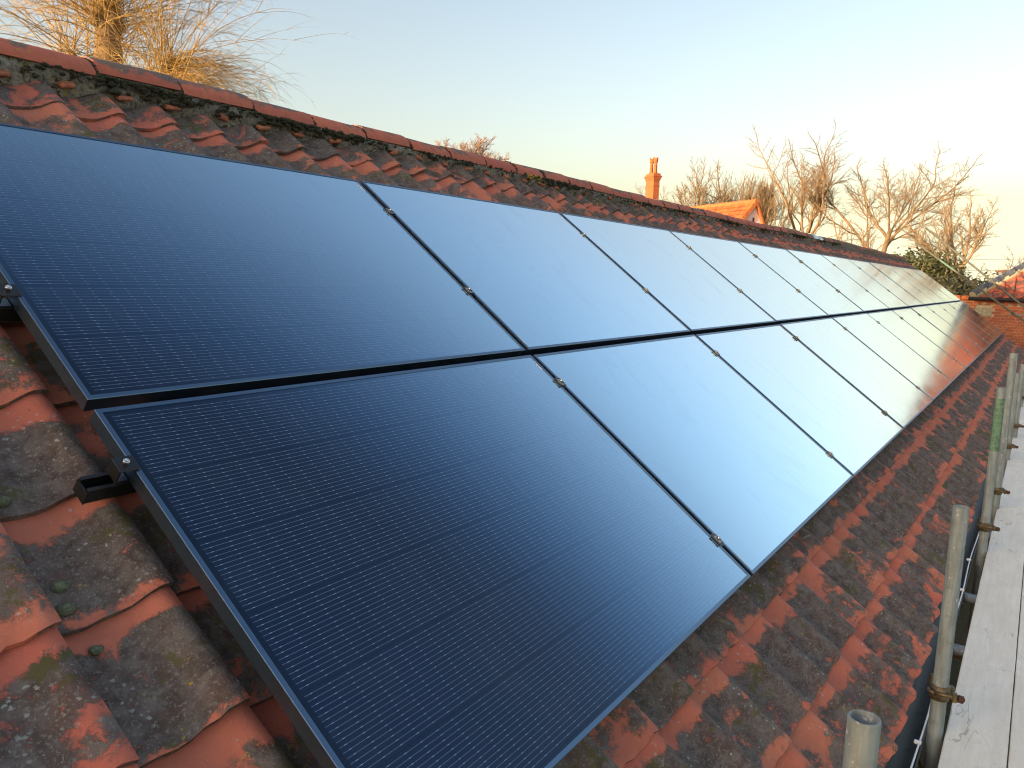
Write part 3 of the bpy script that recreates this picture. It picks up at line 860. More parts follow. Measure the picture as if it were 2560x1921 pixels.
for row in (0, 1):
    for i in range(NP):
        where = 'lower' if row == 0 else 'upper'
        if i == 0: lab = f'nearest black solar panel of the {where} row, its fine wires showing'
        elif i == NP - 1: lab = f'farthest solar panel of the {where} row, at the far end of the roof'
        else: lab = f'{ORD[i]} solar panel from the near end in the {where} row'
        t = thing('solar_panel', lab, 'solar panel', RP(i * PIT, row * (PS + GYP), prng.uniform(-.0012, .0012)), (AL + prng.uniform(-.0022, .0022), prng.uniform(-.0012, .0012), prng.uniform(-.0006, .0006)), 'solar panels on the barn roof')
        link('frame', frame_me, t); link('glass', glass_me, t)
        if i < 3:
            a = link('barcode_label', label_me, t); a.location = (PL - FW - 0.006, PS - FW - 0.075, 0)
            if i: a = link('barcode_label', label_me, t); a.location = (FW + 0.005, FW + 0.02, 0)

def clamp_parts():
    pl = MB()                                  # folded plate lying across the gap
    pl.box((-0.0165, -0.016, 0.0008), (0.0165, 0.016, 0.0038), None, 0.0008)
    pl.box((-0.0125, -0.016, 0.0040), (-0.0100, 0.016, 0.0065)); pl.box((0.0100, -0.016, 0.0040), (0.0125, 0.016, 0.0065))
    bo = MB()                                  # socket head bolt
    bo.lathe([(0.0, 0.0040), (0.0068, 0.0040), (0.0068, 0.0125), (0.0060, 0.0136), (0.0034, 0.0136), (0.0034, 0.0085), (0.0, 0.0085)], 14)
    so = MB(); so.lathe([(0.0033, 0.0088), (0.0, 0.0088)], 6)
    ft = MB()                                  # black rubber foot in the gap
    ft.box((-0.0095, -0.027, -0.034), (0.0095, 0.027, -0.0005))
    ft.box((-0.0235, -0.021, 0.0009), (-0.0170, -0.008, 0.0050), None, .001); ft.box((-0.0235, 0.008, 0.0009), (-0.0170, 0.021, 0.0050), None, .001); ft.box((-0.0205, -0.007, 0.0009), (-0.0170, 0.007, 0.0040)); ft.box((-0.0160, -0.021, 0.0009), (0.0160, -0.0165, 0.0040)); ft.box((-0.0160, 0.0165, 0.0009), (0.0160, 0.021, 0.0040))
    return pl.mesh('plate', M['alu']), bo.mesh('bolt', M['steel']), so.mesh('socket', M['socket']), ft.mesh('foot', M['rail'])
cp, cb, cs, cf = clamp_parts()
CW = ['lower rail of the lower row', 'upper rail of the lower row', 'lower rail of the upper row', 'upper rail of the upper row']
for i in range(1, NP):
    for r, v in enumerate(RAILS):
        t = thing('mid_clamp', f'small metal clamp between {ORD[i-1]} and {ORD[i]} panels on the {CW[r]}', 'clamp', RP(i * PIT - 0.0116, v, 0.0), ROT, 'clamps between the panels')
        link('plate', cp, t); b = link('bolt', cb, t); link('socket', cs, b); link('foot', cf, t)
def end_parts():
    pl = MB()
    pl.box((-0.034, -0.020, 0.0010), (0.010, 0.020, 0.0036), None, 0.0008)
    pl.box((-0.034, -0.020, -0.030), (-0.0315, 0.020, 0.0008))
    pl2 = MB(); pl2.box((-0.030, -0.014, -0.0355), (-0.003, 0.014, -0.0325))
    return pl.mesh('bracket', M['rail']), pl2.mesh('seat_plate', M['alu'])
ep, ep2 = end_parts()
for end in (0, 1):
    for r, v in enumerate(RAILS):
        t = thing('end_clamp', f'black end clamp at the {"near" if end == 0 else "far"} end, {CW[r]}', 'clamp', RP(0 if end == 0 else NP * PIT - 0.0231, v, 0), (AL, 0, 0) if end == 0 else (-AL, 0, math.pi), 'end clamps of the panel rows')
        link('bracket', ep, t); link('seat_plate', ep2, t)
        b = link('bolt', cb, t); b.location = (-0.014, 0, -0.0005); so = link('socket', cs, b)

# ------------------------------------------------------------------ scaffold
BZ = Z0 - 0.50
def hollow(name, length, mat, r=0.0242, wall=0.0042, sides=28):
    mb = MB()
    mb.lathe([(r, 0), (r, length - 0.0015), (r - 0.0012, length), (r - wall, length), (r - wall, 0), (r, 0)], sides)
    return mb.mesh(name, mat)
POSTS = [(0.353, -0.567, 0.337, 'galv', 'short open-ended grey scaffold tube standing nearest, in front of the eaves'),
         (2.02, -0.572, 0.285, 'galv', 'tall grey scaffold upright in front of the gutter, second from the camera'),
         (4.30, -0.577, 0.445, 'galv', 'scaffold upright with a faded green painted band near its top'),
         (5.40, -0.592, 0.567, 'galv', 'tall plain scaffold upright just behind the green banded one'),
         (7.30, -0.592, 0.270, 'galv', 'pale lower scaffold upright half hidden behind the tall plain one'),
         (8.60, -0.612, 0.250, 'galv', 'fifth scaffold upright along the eaves, beside the boards'),
         (11.2, -0.610, 0.180, 'galv', 'farthest scaffold upright standing along the eaves')]
for i, (x, y, zt, m, lab) in enumerate(POSTS):
    o = link('scaffold_upright', hollow('scaffold_upright', zt + Z0, M[m]))
    o.location = (x, y, 0)
    tag(o, lab, 'scaffold tube', 'scaffold uprights along the eaves')
    if i == 2:
        pb = MB(); pb.lathe([(0.0244, 0), (0.0244, 0.30)], 28)
        q = pb.obj('paint_band', M['green_paint'], o); q.location = (0, 0, zt + Z0 - 0.36); q['label'] = 'faded green painted band'

def coupler(mb_parts, name='coupler'):
    pass
def coupler_meshes():
    a = MB()                                   # two half shells round the upright
    a.lathe([(0.0246, -0.024), (0.0300, -0.024), (0.0300, 0.024), (0.0246, 0.024)], 20)
    a.box((0.026, 0.004, -0.016), (0.046, 0.030, 0.016), None, 0.004)
    b = MB()                                   # swing bolt with its nut
    b.tube([(-0.020, -0.034, 0.006), (0.03, -0.036, 0.004), (0.068, -0.036, 0.0)], 0.0062, 10)
    b.tube([(-0.020, -0.034, 0.006), (-0.034, -0.024, 0.006), (-0.036, -0.004, 0.006)], 0.0062, 10)
    n_ = MB()
    n_.tube([(0.048, -0.036, 0.002), (0.064, -0.036, 0.0)], 0.0125, 6, True, False)
    c = MB()                                   # flap in front of the nut and the second half holding the ledger
    c.box((0.030, -0.046, -0.012), (0.046, -0.024, 0.018), None, 0.003)
    c.lathe([(0.0246, -0.022), (0.0300, -0.022), (0.0300, 0.022), (0.0246, 0.022)], 18, Matrix.Translation((0, 0.056, 0.0)) @ Matrix.Rotation(math.pi / 2, 4, 'Y'))
    return a.mesh('band', M['brass']), b.mesh('swing_bolt', M['brass']), n_.mesh('nut', M['rust']), c.mesh('flap', M['brass'])
c_a, c_b, c_n, c_c = coupler_meshes()
for i, (x, y, zt, m, lab) in enumerate(POSTS[1:], 1):
    t = thing('scaffold_coupler', f'rusty brown coupler clamped round the {ORD[i]} scaffold upright along the eaves', 'coupler', (x, y, BZ + 0.145 - 0.02 * (i > 2)), (0, 0, -math.pi / 2 + 0.25), 'couplers on the scaffold uprights')
    link('band', c_a, t); link('swing_bolt', c_b, t); link('nut', c_n, t); link('flap', c_c, t)

def solid_tube(name, a, b, mat, label, group=None):
    a, b = Vector(a), Vector(b)
    me = hollow(name, (b - a).length, mat)
    o = link(name, me); o.location = a; o.rotation_euler = (b - a).to_track_quat('Z', 'Y').to_euler()
    return tag(o, label, 'scaffold tube', group)
solid_tube('ledger_tube', (-2.0, -0.645, BZ - 0.112), (12.0, -0.645, BZ - 0.112), M['galv'], 'long scaffold ledger tube running under the edge of the boards')
solid_tube('ledger_tube', (-2.0, -1.55, BZ - 0.112), (12.0, -1.55, BZ - 0.112), M['galv'], 'outer scaffold ledger tube under the far side of the boards')
TR = [1.80, 2.92, 3.62, 4.9, 6.3, 8.0, 10.0]
TRN = ['nearest', 'second', 'third', 'fourth', 'fifth', 'sixth', 'farthest']
for k, x in enumerate(TR):
    solid_tube('transom_tube', (x, -1.75, BZ - 0.063), (x, -0.545, BZ - 0.063), M['galv_blue'], f'{TRN[k]} bluish scaffold cross tube poking out from under the boards', 'cross tubes under the scaffold boards')
yk = MB(); yk.lathe([(0.0246, -0.03), (0.031, -0.03), (0.031, 0.03), (0.0246, 0.03)], 18)
o = yk.obj('tube_collar', M['brass']); o.location = (1.80, -0.600, BZ - 0.063); o.rotation_euler = (math.pi / 2, 0, 0)
tag(o, 'brass coloured collar on the nearest scaffold cross tube', 'coupler')

# boards
def board(x0, x1, y0, y1, lab, seed):
    rg = random.Random(seed); mb = MB(); n = 30
    vs = []
    for i in range(n + 1):
        x = x0 + (x1 - x0) * i / n
        dz = 0.003 * noise.noise(Vector((x * .9, seed, 0)))
        e0 = y0 + 0.0015 * noise.noise(Vector((x * 6, seed, 3))); e1 = y1 + 0.0015 * noise.noise(Vector((x * 6, seed, 8)))
        vs += [(x, e0, BZ - .038 + dz), (x, e0, BZ - .003 + dz), (x, e0 - .003, BZ + dz), (x, e1 + .003, BZ + dz), (x, e1, BZ - .003 + dz), (x, e1, BZ - .038 + dz)]
    fs = []
    for i in range(n):
        for k in range(6):
            fs.append((i * 6 + k, (i + 1) * 6 + k, (i + 1) * 6 + (k + 1) % 6, i * 6 + (k + 1) % 6))
    fs += [(0, 1, 2, 3, 4, 5), tuple(n * 6 + k for k in (5, 4, 3, 2, 1, 0))]
    mb.add(vs, fs)
    return tag(mb.obj('scaffold_board', M['board']), lab, 'board', 'scaffold boards beside the eaves')
YB = [-0.602, -0.786, -1.011, -1.236, -1.46]
board(1.45, 5.46, YB[0], YB[1] + .004, 'near pale scaffold board closest to the gutter', 1)
board(5.47, 9.4, YB[0] + 0.003, YB[1] + .006, 'middle pale scaffold board closest to the gutter, beyond the cross joint', 2)
board(9.41, 13.3, YB[0], YB[1] + .004, 'far pale scaffold board closest to the gutter', 3)
board(1.40, 5.30, YB[1], YB[2] + .004, 'near pale scaffold board, second from the gutter', 4)
board(5.31, 9.25, YB[1] + .002, YB[2] + .005, 'middle pale scaffold board, second from the gutter', 5)
board(1.40, 5.30, YB[2], YB[3] + .004, 'near scaffold board, third from the gutter, outside the picture edge', 6)

# cable along the gutter lip
cbm = MB()
pts = []
for i in range(90):
    x = 0.2 + i * 0.05
    z = Z0 - 0.483 - 0.012 * abs(math.sin(x * 2.6)) + 0.02 * math.exp(-((x - 2.25) / .1) ** 2)
    pts.append((x, -0.537 + 0.004 * math.sin(x * 5), z))
cbm.tube(pts, 0.0032, 8)
cable = tag(cbm.obj('cable', M['cable']), 'thin white cable running along the gutter lip', 'cable')
ck = MB(); ck.box((-0.006, -0.006, -0.006), (0.006, 0.016, 0.006), None, 0.002)
ck_me = ck.mesh('cable_clip', M['cable'])
for x in (1.90, 2.95, 3.55, 4.1):
    o = link('cable_clip', ck_me, cable); i = min(89, int((x - .2) / .05)); o.location = pts[i]
# loose timber pieces below
for k, (x, y, z, l, r) in enumerate(((2.05, -0.555, Z0 - 0.66, 0.16, 0.2), (2.75, -0.56, Z0 - .72, 0.5, 1.1), (3.3, -0.57, Z0 - .75, 0.6, 1.0))):
    mb = MB(); mb.box((-l / 2, -0.018, -0.009), (l / 2, 0.018, 0.009), None, 0.002)
    o = mb.obj('timber_batten', M['wood']); o.location = (x, y, z); o.rotation_euler = (0.2, 0.25, r)
    tag(o, ['short timber scrap', 'rough timber batten', 'weathered timber batten'][k] + ' in the gap between boards and gutter, ' + ['nearest', 'middle', 'farthest'][k] + ' one', 'timber', 'timber pieces under the scaffold')

# guard rails parallel to the far verge
XR = 22.25
def yz(y, z): return (XR, y, Z0 + z)
def rail_tube(a, b, lab):
    a, b = Vector(yz(*a)), Vector(yz(*b)); dirv = (b - a)
    b2 = a + dirv * 1.35
    return solid_tube('guard_rail', a, b2, M['galv_dark'], lab, 'guard rails at the far gable')
rail_tube((2.02, 2.47), (-0.31, 0.58), 'upper of two sloping scaffold rails above the far roof edge')
rb = rail_tube((2.21, 2.10), (-0.02, 0.47), 'lower of two sloping scaffold rails above the far roof edge')
pb = MB(); pb.lathe([(0.0246, 0), (0.0246, 0.42)], 16)
q = pb.obj('paint_band', M['green_paint'], rb); q.location = (0, 0, 0.75); q['label'] = 'faded green painted band'
kp = thing('scaffold_coupler', 'small coupler on the lower sloping rail by the brick wall', 'coupler', yz(-0.10, 0.41), (0, 0.6, 0))
link('band', c_a, kp); link('nut', c_n, kp)
for k, y in enumerate((-0.72, -1.9)):
    solid_tube('scaffold_upright', (XR + 0.06, y, 0), (XR + 0.06, y, Z0 + 1.6), M['galv'], ['scaffold upright at the far gable holding the sloping rails', 'outer scaffold upright at the far gable'][k], 'uprights at the far gable')

# ------------------------------------------------------------------ brick outbuilding with hipped roof
BX, BY, EZ = 24.5, 0.84, Z0 + 0.74
TP = 0.76; HP = math.atan(TP); OV = 0.13
ob = thing('outbuilding', 'red brick outbuilding with hipped pantile roof beyond the far end of the barn', 'building', (BX, 0, 0))
def loc(o): o.location = (-BX, 0, 0); return o
wl = MB()
wl.box((BX + 0.012, -9.0, 0), (BX + 6.7, BY - 0.012, EZ - 0.05))
wall = loc(wl.obj('wall', M['wmortar'], ob))
wb = MB(); wb.box((BX, -9.0, 0), (BX + 0.011, -0.80, EZ - 0.10)); wb.obj('brick_skin', M['brickwall'], wall)
wb = MB(); wb.box((BX, -0.795, 0), (BX + 0.011, BY, Z0 - 1.06)); wb.obj('brick_skin', M['brickwall'], wall)
bs = MB(); bs.box((-0.003, -0.1075, 0), (0.05, 0.1075, 0.065), None, 0.004); bs_me = bs.mesh('brick', M['brick'])
bh = MB(); bh.box((-0.003, -0.051, 0), (0.05, 0.051, 0.065), None, 0.004); bh_me = bh.mesh('brick', M['brick'])
brg = random.Random(5)
zc = Z0 - 1.05; ci = 0
while zc < Z0 + 0.53:
    y = BY - (0 if ci % 2 else 0.056)
    if ci % 2 == 0:
        pass
    k = ci
    while y > -0.78:
        st = (k % 2 == 0)
        L = 0.215 if st else 0.102
        cy = y - L / 2
        quoin = (0.19 < zc - Z0 < 0.47 and cy > 0.42)
        if not quoin:
            o = link('brick', bs_me if st else bh_me, wall)
            o.location = (BX + brg.uniform(-.002, .002), cy, zc); o.rotation_euler = (brg.uniform(-.006, .006), 0, brg.uniform(-.008, .008))
        y -= L + 0.011; k += 1
    zc += 0.0755; ci += 1
qs = MB(); qs.box((BX - 0.012, 0.445, Z0 + 0.235), (BX + 0.2, BY + 0.012, Z0 + 0.47), None, 0.012)
qs.obj('corner_stone', M['stone'], wall)
dn = MB(); dn.box((-0.055, -0.051, 0), (0.05, 0.051, 0.062), None, 0.004); dn_me = dn.mesh('dentil_brick', M['brick'])
for i in range(8):
    o = link('dentil_brick', dn_me, wall); o.location = (BX, BY - 0.08 - i * 0.205, Z0 + 0.555)
ct = MB(); ct.box((BX - 0.06, -9.0, Z0 + 0.619), (BX + 0.1, BY + 0.05, Z0 + 0.69)); ct.obj('eaves_course', M['brick'], wall)
lt = MB(); lt.box((BX - 0.03, -0.9, Z0 + 0.31), (BX - 0.004, 0.06, Z0 + 0.345)); lt.obj('grey_strip', M['galv'], wall)
# roof deck
X0, X1 = BX - OV, BX + 6.7 + OV; Y1 = BY + OV; Y0 = -9.0 - OV; hw_ = (X1 - X0) / 2; AZ = EZ + hw_ * TP
dk = MB()
dk.add([(X0, Y1, EZ), (X1, Y1, EZ), (X1, Y0, EZ), (X0, Y0, EZ), (X0 + hw_, Y1 - hw_, AZ), (X0 + hw_, Y0 + hw_, AZ)],
       [(0, 3, 5, 4), (0, 4, 1), (1, 4, 5, 2), (2, 5, 3), (0, 1, 2, 3)])
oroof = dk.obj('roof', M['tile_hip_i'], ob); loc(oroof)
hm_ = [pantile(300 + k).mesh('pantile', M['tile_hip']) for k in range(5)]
hlo = [pantile(300 + k, 2) for k in range(5)]
hrest = MB(); hrg = random.Random(9)
g2 = 0.285; wv = 0.235
nsl = int(hw_ / math.cos(HP) / g2)
for r in range(nsl):
    sl_ = r * g2 - 0.03
    xx = X0 + sl_ * math.cos(HP); zz = EZ + sl_ * math.sin(HP)
    j = 0
    while True:
        y = Y1 - 0.02 - j * wv; j += 1
        if y < Y0 + (sl_) * math.cos(HP): break
        if y > Y1 - (sl_ + 0.20) * math.cos(HP) + 0.05: continue
        # local x runs towards -Y, local y up the slope (+X)
        Mx = Matrix(((0, math.cos(HP), -math.sin(HP)), (-1, 0, 0), (0, math.sin(HP), math.cos(HP)))).to_4x4()
        Mx.translation = Vector((xx, y, zz + 0.035)) + Vector((hrg.uniform(-.004, .004), hrg.uniform(-.004, .004), hrg.uniform(-.003, .003)))
        Mx = Mx @ Matrix.Rotation(-TILT + hrg.uniform(-.01, .01), 4, 'X')
        kv = hrg.randrange(5)
        if y > -0.75 and zz < Z0 + 2.2:
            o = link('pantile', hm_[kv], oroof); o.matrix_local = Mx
        else:
            src = hlo[kv]; b = len(hrest.v)
            hrest.v += [tuple(Mx @ Vector(p)) for p in src.v]; hrest.f += [[b + q for q in f] for f in src.f]; hrest.sm += src.sm
            for qq, uvq in src.uv.items(): hrest.uv[b + qq] = uvq
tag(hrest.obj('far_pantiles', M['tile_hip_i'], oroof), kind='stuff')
# hip tiles
hv = Vector((1, -1, TP)).normalized()
ht = MB(); n = 12
hs = []
Lh = 0.40
for x in (0, Lh):
    for k in range(n + 1):
        a = math.radians(-85 + 170 * k / n); rr = 0.125 if x == 0 else 0.115
        hs.append((x, rr * math.sin(a), rr * math.cos(a)))
ht.add(hs, [(k, n + 1 + k, n + 2 + k, k + 1) for k in range(n)], True)
ht.add([(x, y * .87, z * .87) for x, y, z in hs], [(k, k + 1, n + 2 + k, n + 1 + k) for k in range(n)], True)
rim = [p for k in range(n + 1) for p in (hs[k], (hs[k][0], hs[k][1] * .87, hs[k][2] * .87))]
ht.add(rim, [(2 * k, 2 * k + 2, 2 * k + 3, 2 * k + 1) for k in range(n)])
ht_me = ht.mesh('hip_tile', M['hiptile'])
hx = hv; hy = Vector((0, 0, 1)).cross(hx).normalized(); hz = hx.cross(hy)
HM = Matrix((hx, hy, hz)).transposed().to_4x4()
hl = hw_ * math.sqrt(2 + TP * TP)
for k in range(int(hl / 0.37)):
    o = link('hip_tile', ht_me, oroof)
    Mt = HM.copy(); Mt.translation = Vector((X0, Y1, EZ + 0.03)) + hv * (0.05 + k * 0.37); o.matrix_local = Mt
hmor = MB(); hmor.tube([Vector((X0, Y1, EZ + 0.005)) + hv * 0.06, Vector((X0, Y1, EZ + 0.005)) + hv * (hl - .1)], 0.128, 12)
hmor.obj('hip_mortar', M['stone'], oroof)
rt = MB()
rt.tube([(X0 + hw_, Y1 - hw_, AZ + 0.02), (X0 + hw_, Y0 + hw_, AZ + 0.02)], 0.12, 14); rt.obj('ridge_cap', M['hiptile'], oroof)
gg = MB(); gg.tube([(X0 - 0.04, Y1 + 0.06, EZ - 0.035), (X0 - 0.04, -9.0, EZ - 0.05)], 0.048, 12)
loc(gg.obj('gutter', M['black'], ob))
# low sunlit wall seen between the roof end and the outbuilding
lw = MB(); lw.box((26.0, 0.90, 0), (26.3, 4.5, Z0 + 0.62))
t = thing('garden_wall', 'low orange brick wall glimpsed left of the outbuilding corner', 'wall', (26.0, 1, 0))
o = lw.obj('wall_face', M['brickwall'], t); o.location = (-26.0, -1, 0)
cpb = MB(); cpb.box((-0.03, 0.004, 0), (0.33, 0.205, 0.14), None, 0.03); cp_me = cpb.mesh('coping_brick', M['gold_tile'])
for k in range(17):
    o = link('coping_brick', cp_me, t); o.location = (0, -0.09 + k * 0.21, Z0 + 0.622)

# ------------------------------------------------------------------ house with chimney
def polar(az, dist, z=0.0):
    a = math.radians(az); return Vector((cam_pos.x + dist * math.cos(a), cam_pos.y + dist * math.sin(a), z))
def at(az, el, dist): p = polar(az, dist); p.z = cam_pos.z + dist * math.tan(math.radians(el)); return p
AP = at(17.17, 5.33, 42.0)                   # gable apex
gn = math.radians(234); GN = Vector((math.cos(gn), math.sin(gn), 0)); RDg = -GN; WD = Vector((-GN.y, GN.x, 0))   # gable normal, ridge dir, across
house = thing('house', 'cottage with sunlit orange tiled roof, pale pink gable and tall brick chimney', 'house', (AP.x, AP.y, 0))
def hp(a, b, z): return Vector((0, 0, 0)) + WD * a + RDg * b + Vector((0, 0, z))      # across, along ridge, height (house space)
WL, WR, HL = 3.2, 2.0, 12.0
pl_, pr_ = math.tan(math.radians(48.6)), math.tan(math.radians(63.5))
# across direction: WD must point to the camera-left side
sgn = 1 if (WD.dot(cam_right) < 0) else -1
def side(a): return a * sgn
az_ = AP.z - 0.16
hwm = MB()
prof_g = [(side(WL), 0), (side(WL), az_ - WL * pl_), (0, az_), (side(-WR), az_ - WR * pr_), (side(-WR), 0)]
vs = [hp(a, b, z) for b in (0, HL) for a, z in prof_g]
hwm.add(vs, [(0, 1, 2, 3, 4), (9, 8, 7, 6, 5), (0, 5, 6, 1), (3, 8, 9, 4)])
hwm.obj('wall', M['render'], house)
slit = MB()
c0 = hp(side(0.05), -0.012, az_ - 0.95)
for dz in (0,):
    slit.add([c0 + WD * a + Vector((0, 0, z)) for a, z in ((-.05, -.25), (.05, -.25), (.05, .25), (-.05, .25))] + [c0 + GN * 0.02 + WD * a + Vector((0, 0, z)) for a, z in ((-.05, -.25), (.05, -.25), (.05, .25), (-.05, .25))],
             [(0, 1, 2, 3), (4, 5, 6, 7), (0, 1, 5, 4), (1, 2, 6, 5), (2, 3, 7, 6), (3, 0, 4, 7)])
slit.obj('slit_window', M['dark'], house)
# roof: corrugated pantile sheets with stepped courses
def roof_sheet(W, sl, sg):
    mb = MB(); n = int((HL + 0.3) / 0.055); mcs = int(W / math.cos(math.atan(sl)) / 0.28) + 1
    ang = math.atan(sl)
    up = Vector((0, 0, 1)) * math.cos(ang) + WD * side(sg) * math.sin(ang)
    for r in range(mcs):
        rows_ = []
        for e_ in (0, 1):
            dist_ = (r + e_) * 0.28; lift = 0.05 if e_ else 0.02
            for i in range(n + 1):
                b = -0.15 + i * 0.055
                p = hp(side(sg) * dist_ * math.cos(ang), b, az_ - dist_ * math.sin(ang)) + up * (0.05 + lift + 0.035 * math.sin(b / 0.22 * 2 * math.pi + 0.25 * math.sin(r * 2.1)))
                rows_.append(p)
        mb.add(rows_, [(i, i + 1, n + 2 + i, n + 1 + i) for i in range(n)], True)
    return mb
mb = roof_sheet(WL + .25, pl_, 1)
hr = mb.obj('roof', M['house_tile'], house)
mb = roof_sheet(WR + .25, pr_, -1); mb.obj('rear_slope', M['house_tile'], hr)
rg_ = MB(); rg_.tube([hp(0, -0.16, az_ + 0.07), hp(0, HL + .1, az_ + 0.07)], 0.13, 10); rg_.obj('ridge_tiles', M['gold_tile'], hr)
for sg, W, sl in ((1, WL, pl_), (-1, WR, pr_)):
    vb = MB()
    a0 = hp(0, -0.17, az_ + 0.06); a1 = hp(side(sg) * (W + .25), -0.17, az_ + .06 - (W + .25) * sl)
    vb.add([a + RDg * k + Vector((0, 0, z)) for k in (0, 0.16) for a in (a0, a1) for z in (-0.16, 0.06)], [(0, 1, 3, 2), (4, 6, 7, 5), (0, 4, 5, 1), (2, 3, 7, 6), (0, 2, 6, 4), (1, 5, 7, 3)])
    vb.obj('verge', M['gold_tile'], hr)
# chimney on the ridge at azimuth 24.2
cs_ = None
for k in range(2000):
    b = k * 0.01
    p = AP + RDg * b
    if math.degrees(math.atan2(p.y - cam_pos.y, p.x - cam_pos.x)) > 24.05: cs_ = b; break
cs_ = cs_ or 6.0
cd = math.hypot((AP + RDg * cs_).x - cam_pos.x, (AP + RDg * cs_).y - cam_pos.y)
ctop = cam_pos.z + cd * math.tan(math.radians(8.05))
ch = MB()
def cbox(a0, a1, b0, b1, z0, z1, mb): mb.add([hp(a, cs_ + b, z) for z in (z0, z1) for b in (b0, b1) for a in (a0, a1)], [(0, 2, 3, 1), (4, 5, 7, 6), (0, 1, 5, 4), (2, 6, 7, 3), (0, 4, 6, 2), (1, 3, 7, 5)])
ha, hb = 0.20, 0.47
zb = ctop - 1.12
cbox(-ha, ha, -hb, hb, az_ - 0.8, zb - 0.28, ch)
cbox(-ha - .02, ha + .02, -hb - .02, hb + .02, zb - 0.62, zb - 0.58, ch)
for k in range(4):
    e_ = 0.02 + 0.028 * k; cbox(-ha - e_, ha + e_, -hb - e_, hb + e_, zb - 0.28 + k * 0.07 + .001, zb - 0.21 + k * 0.07, ch)
cbox(-ha - .03, ha + .03, -hb - .03, hb + .03, zb + .001, zb + 0.13, ch)
chim = ch.obj('chimney', M['chim'], hr)
pt = MB()
pt.lathe([(0.19, 0), (0.19, 0.05), (0.145, 0.12), (0.125, 0.66), (0.165, 0.70), (0.175, 0.84), (0.165, 0.90), (0.10, 0.90), (0.10, 0.60)], 8, None, False)
for k in range(8):
    w_ = 2 * math.pi * (k + .5) / 8
    pt.tube([(0.145 * math.cos(w_), 0.145 * math.sin(w_), 0.88), (0.150 * math.cos(w_), 0.150 * math.sin(w_), 1.0)], [0.035, 0.008], 5)
pt_me = pt.mesh('chimney_shaft', M['pot'])
for b in (-0.235, 0.235):
    o = link('chimney_shaft', pt_me, chim); o.location = hp(0, cs_ + b, zb + 0.12); o.scale = (0.82, 0.82, 1)

# ------------------------------------------------------------------ trees
def rand_dir(rg): 
    z = rg.uniform(-1, 1); a = rg.uniform(0, 2 * math.pi); s = math.sqrt(1 - z * z)
    return Vector((s * math.cos(a), s * math.sin(a), z))
def tilt_dir(d, ang, rg):
    a = d.orthogonal().normalized(); b = d.cross(a); w = rg.uniform(0, 2 * math.pi)
    return (d * math.cos(ang) + (a * math.cos(w) + b * math.sin(w)) * math.sin(ang)).normalized()
def grow(out, rg, p, d, L, r, lvl, P):
    n = P['seg'][min(lvl, len(P['seg']) - 1)]
    wob = P['wob'][min(lvl, len(P['wob']) - 1)]; up = P['up'][min(lvl, len(P['up']) - 1)]
    pts = [p.copy()]; dirs = []
    for i in range(n):
        d = (d + rand_dir(rg) * wob + Vector((0, 0, up))).normalized(); dirs.append(d)
        p = p + d * (L / n); pts.append(p.copy())
    last = lvl >= P['max']
    end = 0.25 if last else 0.55
    rad = [r * (1 - (1 - end) * i / n) for i in range(n + 1)]
    out[0 if lvl == 0 else 1].append((pts, rad, 9 if lvl == 0 else (6 if lvl == 1 else (4 if lvl == 2 else 3))))
    if last: return
    kids = P['kids'][lvl]; a0, a1 = P['ang'][lvl]
    t0 = P['from'][min(lvl, len(P['from']) - 1)]
    for k in range(kids):
        t = t0 + (1 - t0) * ((k + rg.random()) / kids)
        i = min(n - 1, int(t * n)); f = t * n - i
        q = pts[i].lerp(pts[i + 1], min(1, f))
        dd = tilt_dir(dirs[i], math.radians(rg.uniform(a0, a1)), rg)
        if dd.z < P.get('minz', -0.2) and lvl < 3: dd.z = abs(dd.z) * 0.4; dd.normalize()
        ll = L * P['len'][lvl] * (1.0 - 0.45 * (t - t0) / (1 - t0 + 1e-6)) * rg.uniform(0.75, 1.15)
        grow(out, rg, q, dd, ll, max(P['rmin'], rad[i] * P['rad'][lvl] * rg.uniform(.8, 1.1)), lvl + 1, P)
    # leader goes on
    if lvl > 0:
        grow(out, rg, pts[-1], dirs[-1], L * P['len'][lvl] * P.get('lead', 0.75), max(P['rmin'], rad[-1] * 0.95), lvl + 1, P)
ASH = dict(trunk=5.6, seg=[5, 6, 5, 4, 4], wob=[.10, .20, .26, .30, .30], up=[.05, .09, .08, .06, .05], kids=[6, 7, 7, 6], ang=[(10, 48), (25, 55), (28, 60), (25, 60)],
           len=[.66, .60, .56, .54], rad=[.60, .54, .48, .55], rmin=.0095, max=4, **{'from': [.74, .2, .15, .1]})
ROUND = dict(ASH, lead=0.55, kids=[11, 8, 7, 5], ang=[(8, 60), (25, 55), (25, 55), (25, 55)], wob=[.06, .12, .18, .22, .25], rmin=.0115)
SHRUB = dict(ASH, trunk=2.2, len=[.8, .6, .56], kids=[9, 6, 5], ang=[(25, 70), (25, 60), (25, 60)], max=3, rmin=.013, **{'from': [.1, .15, .15]})
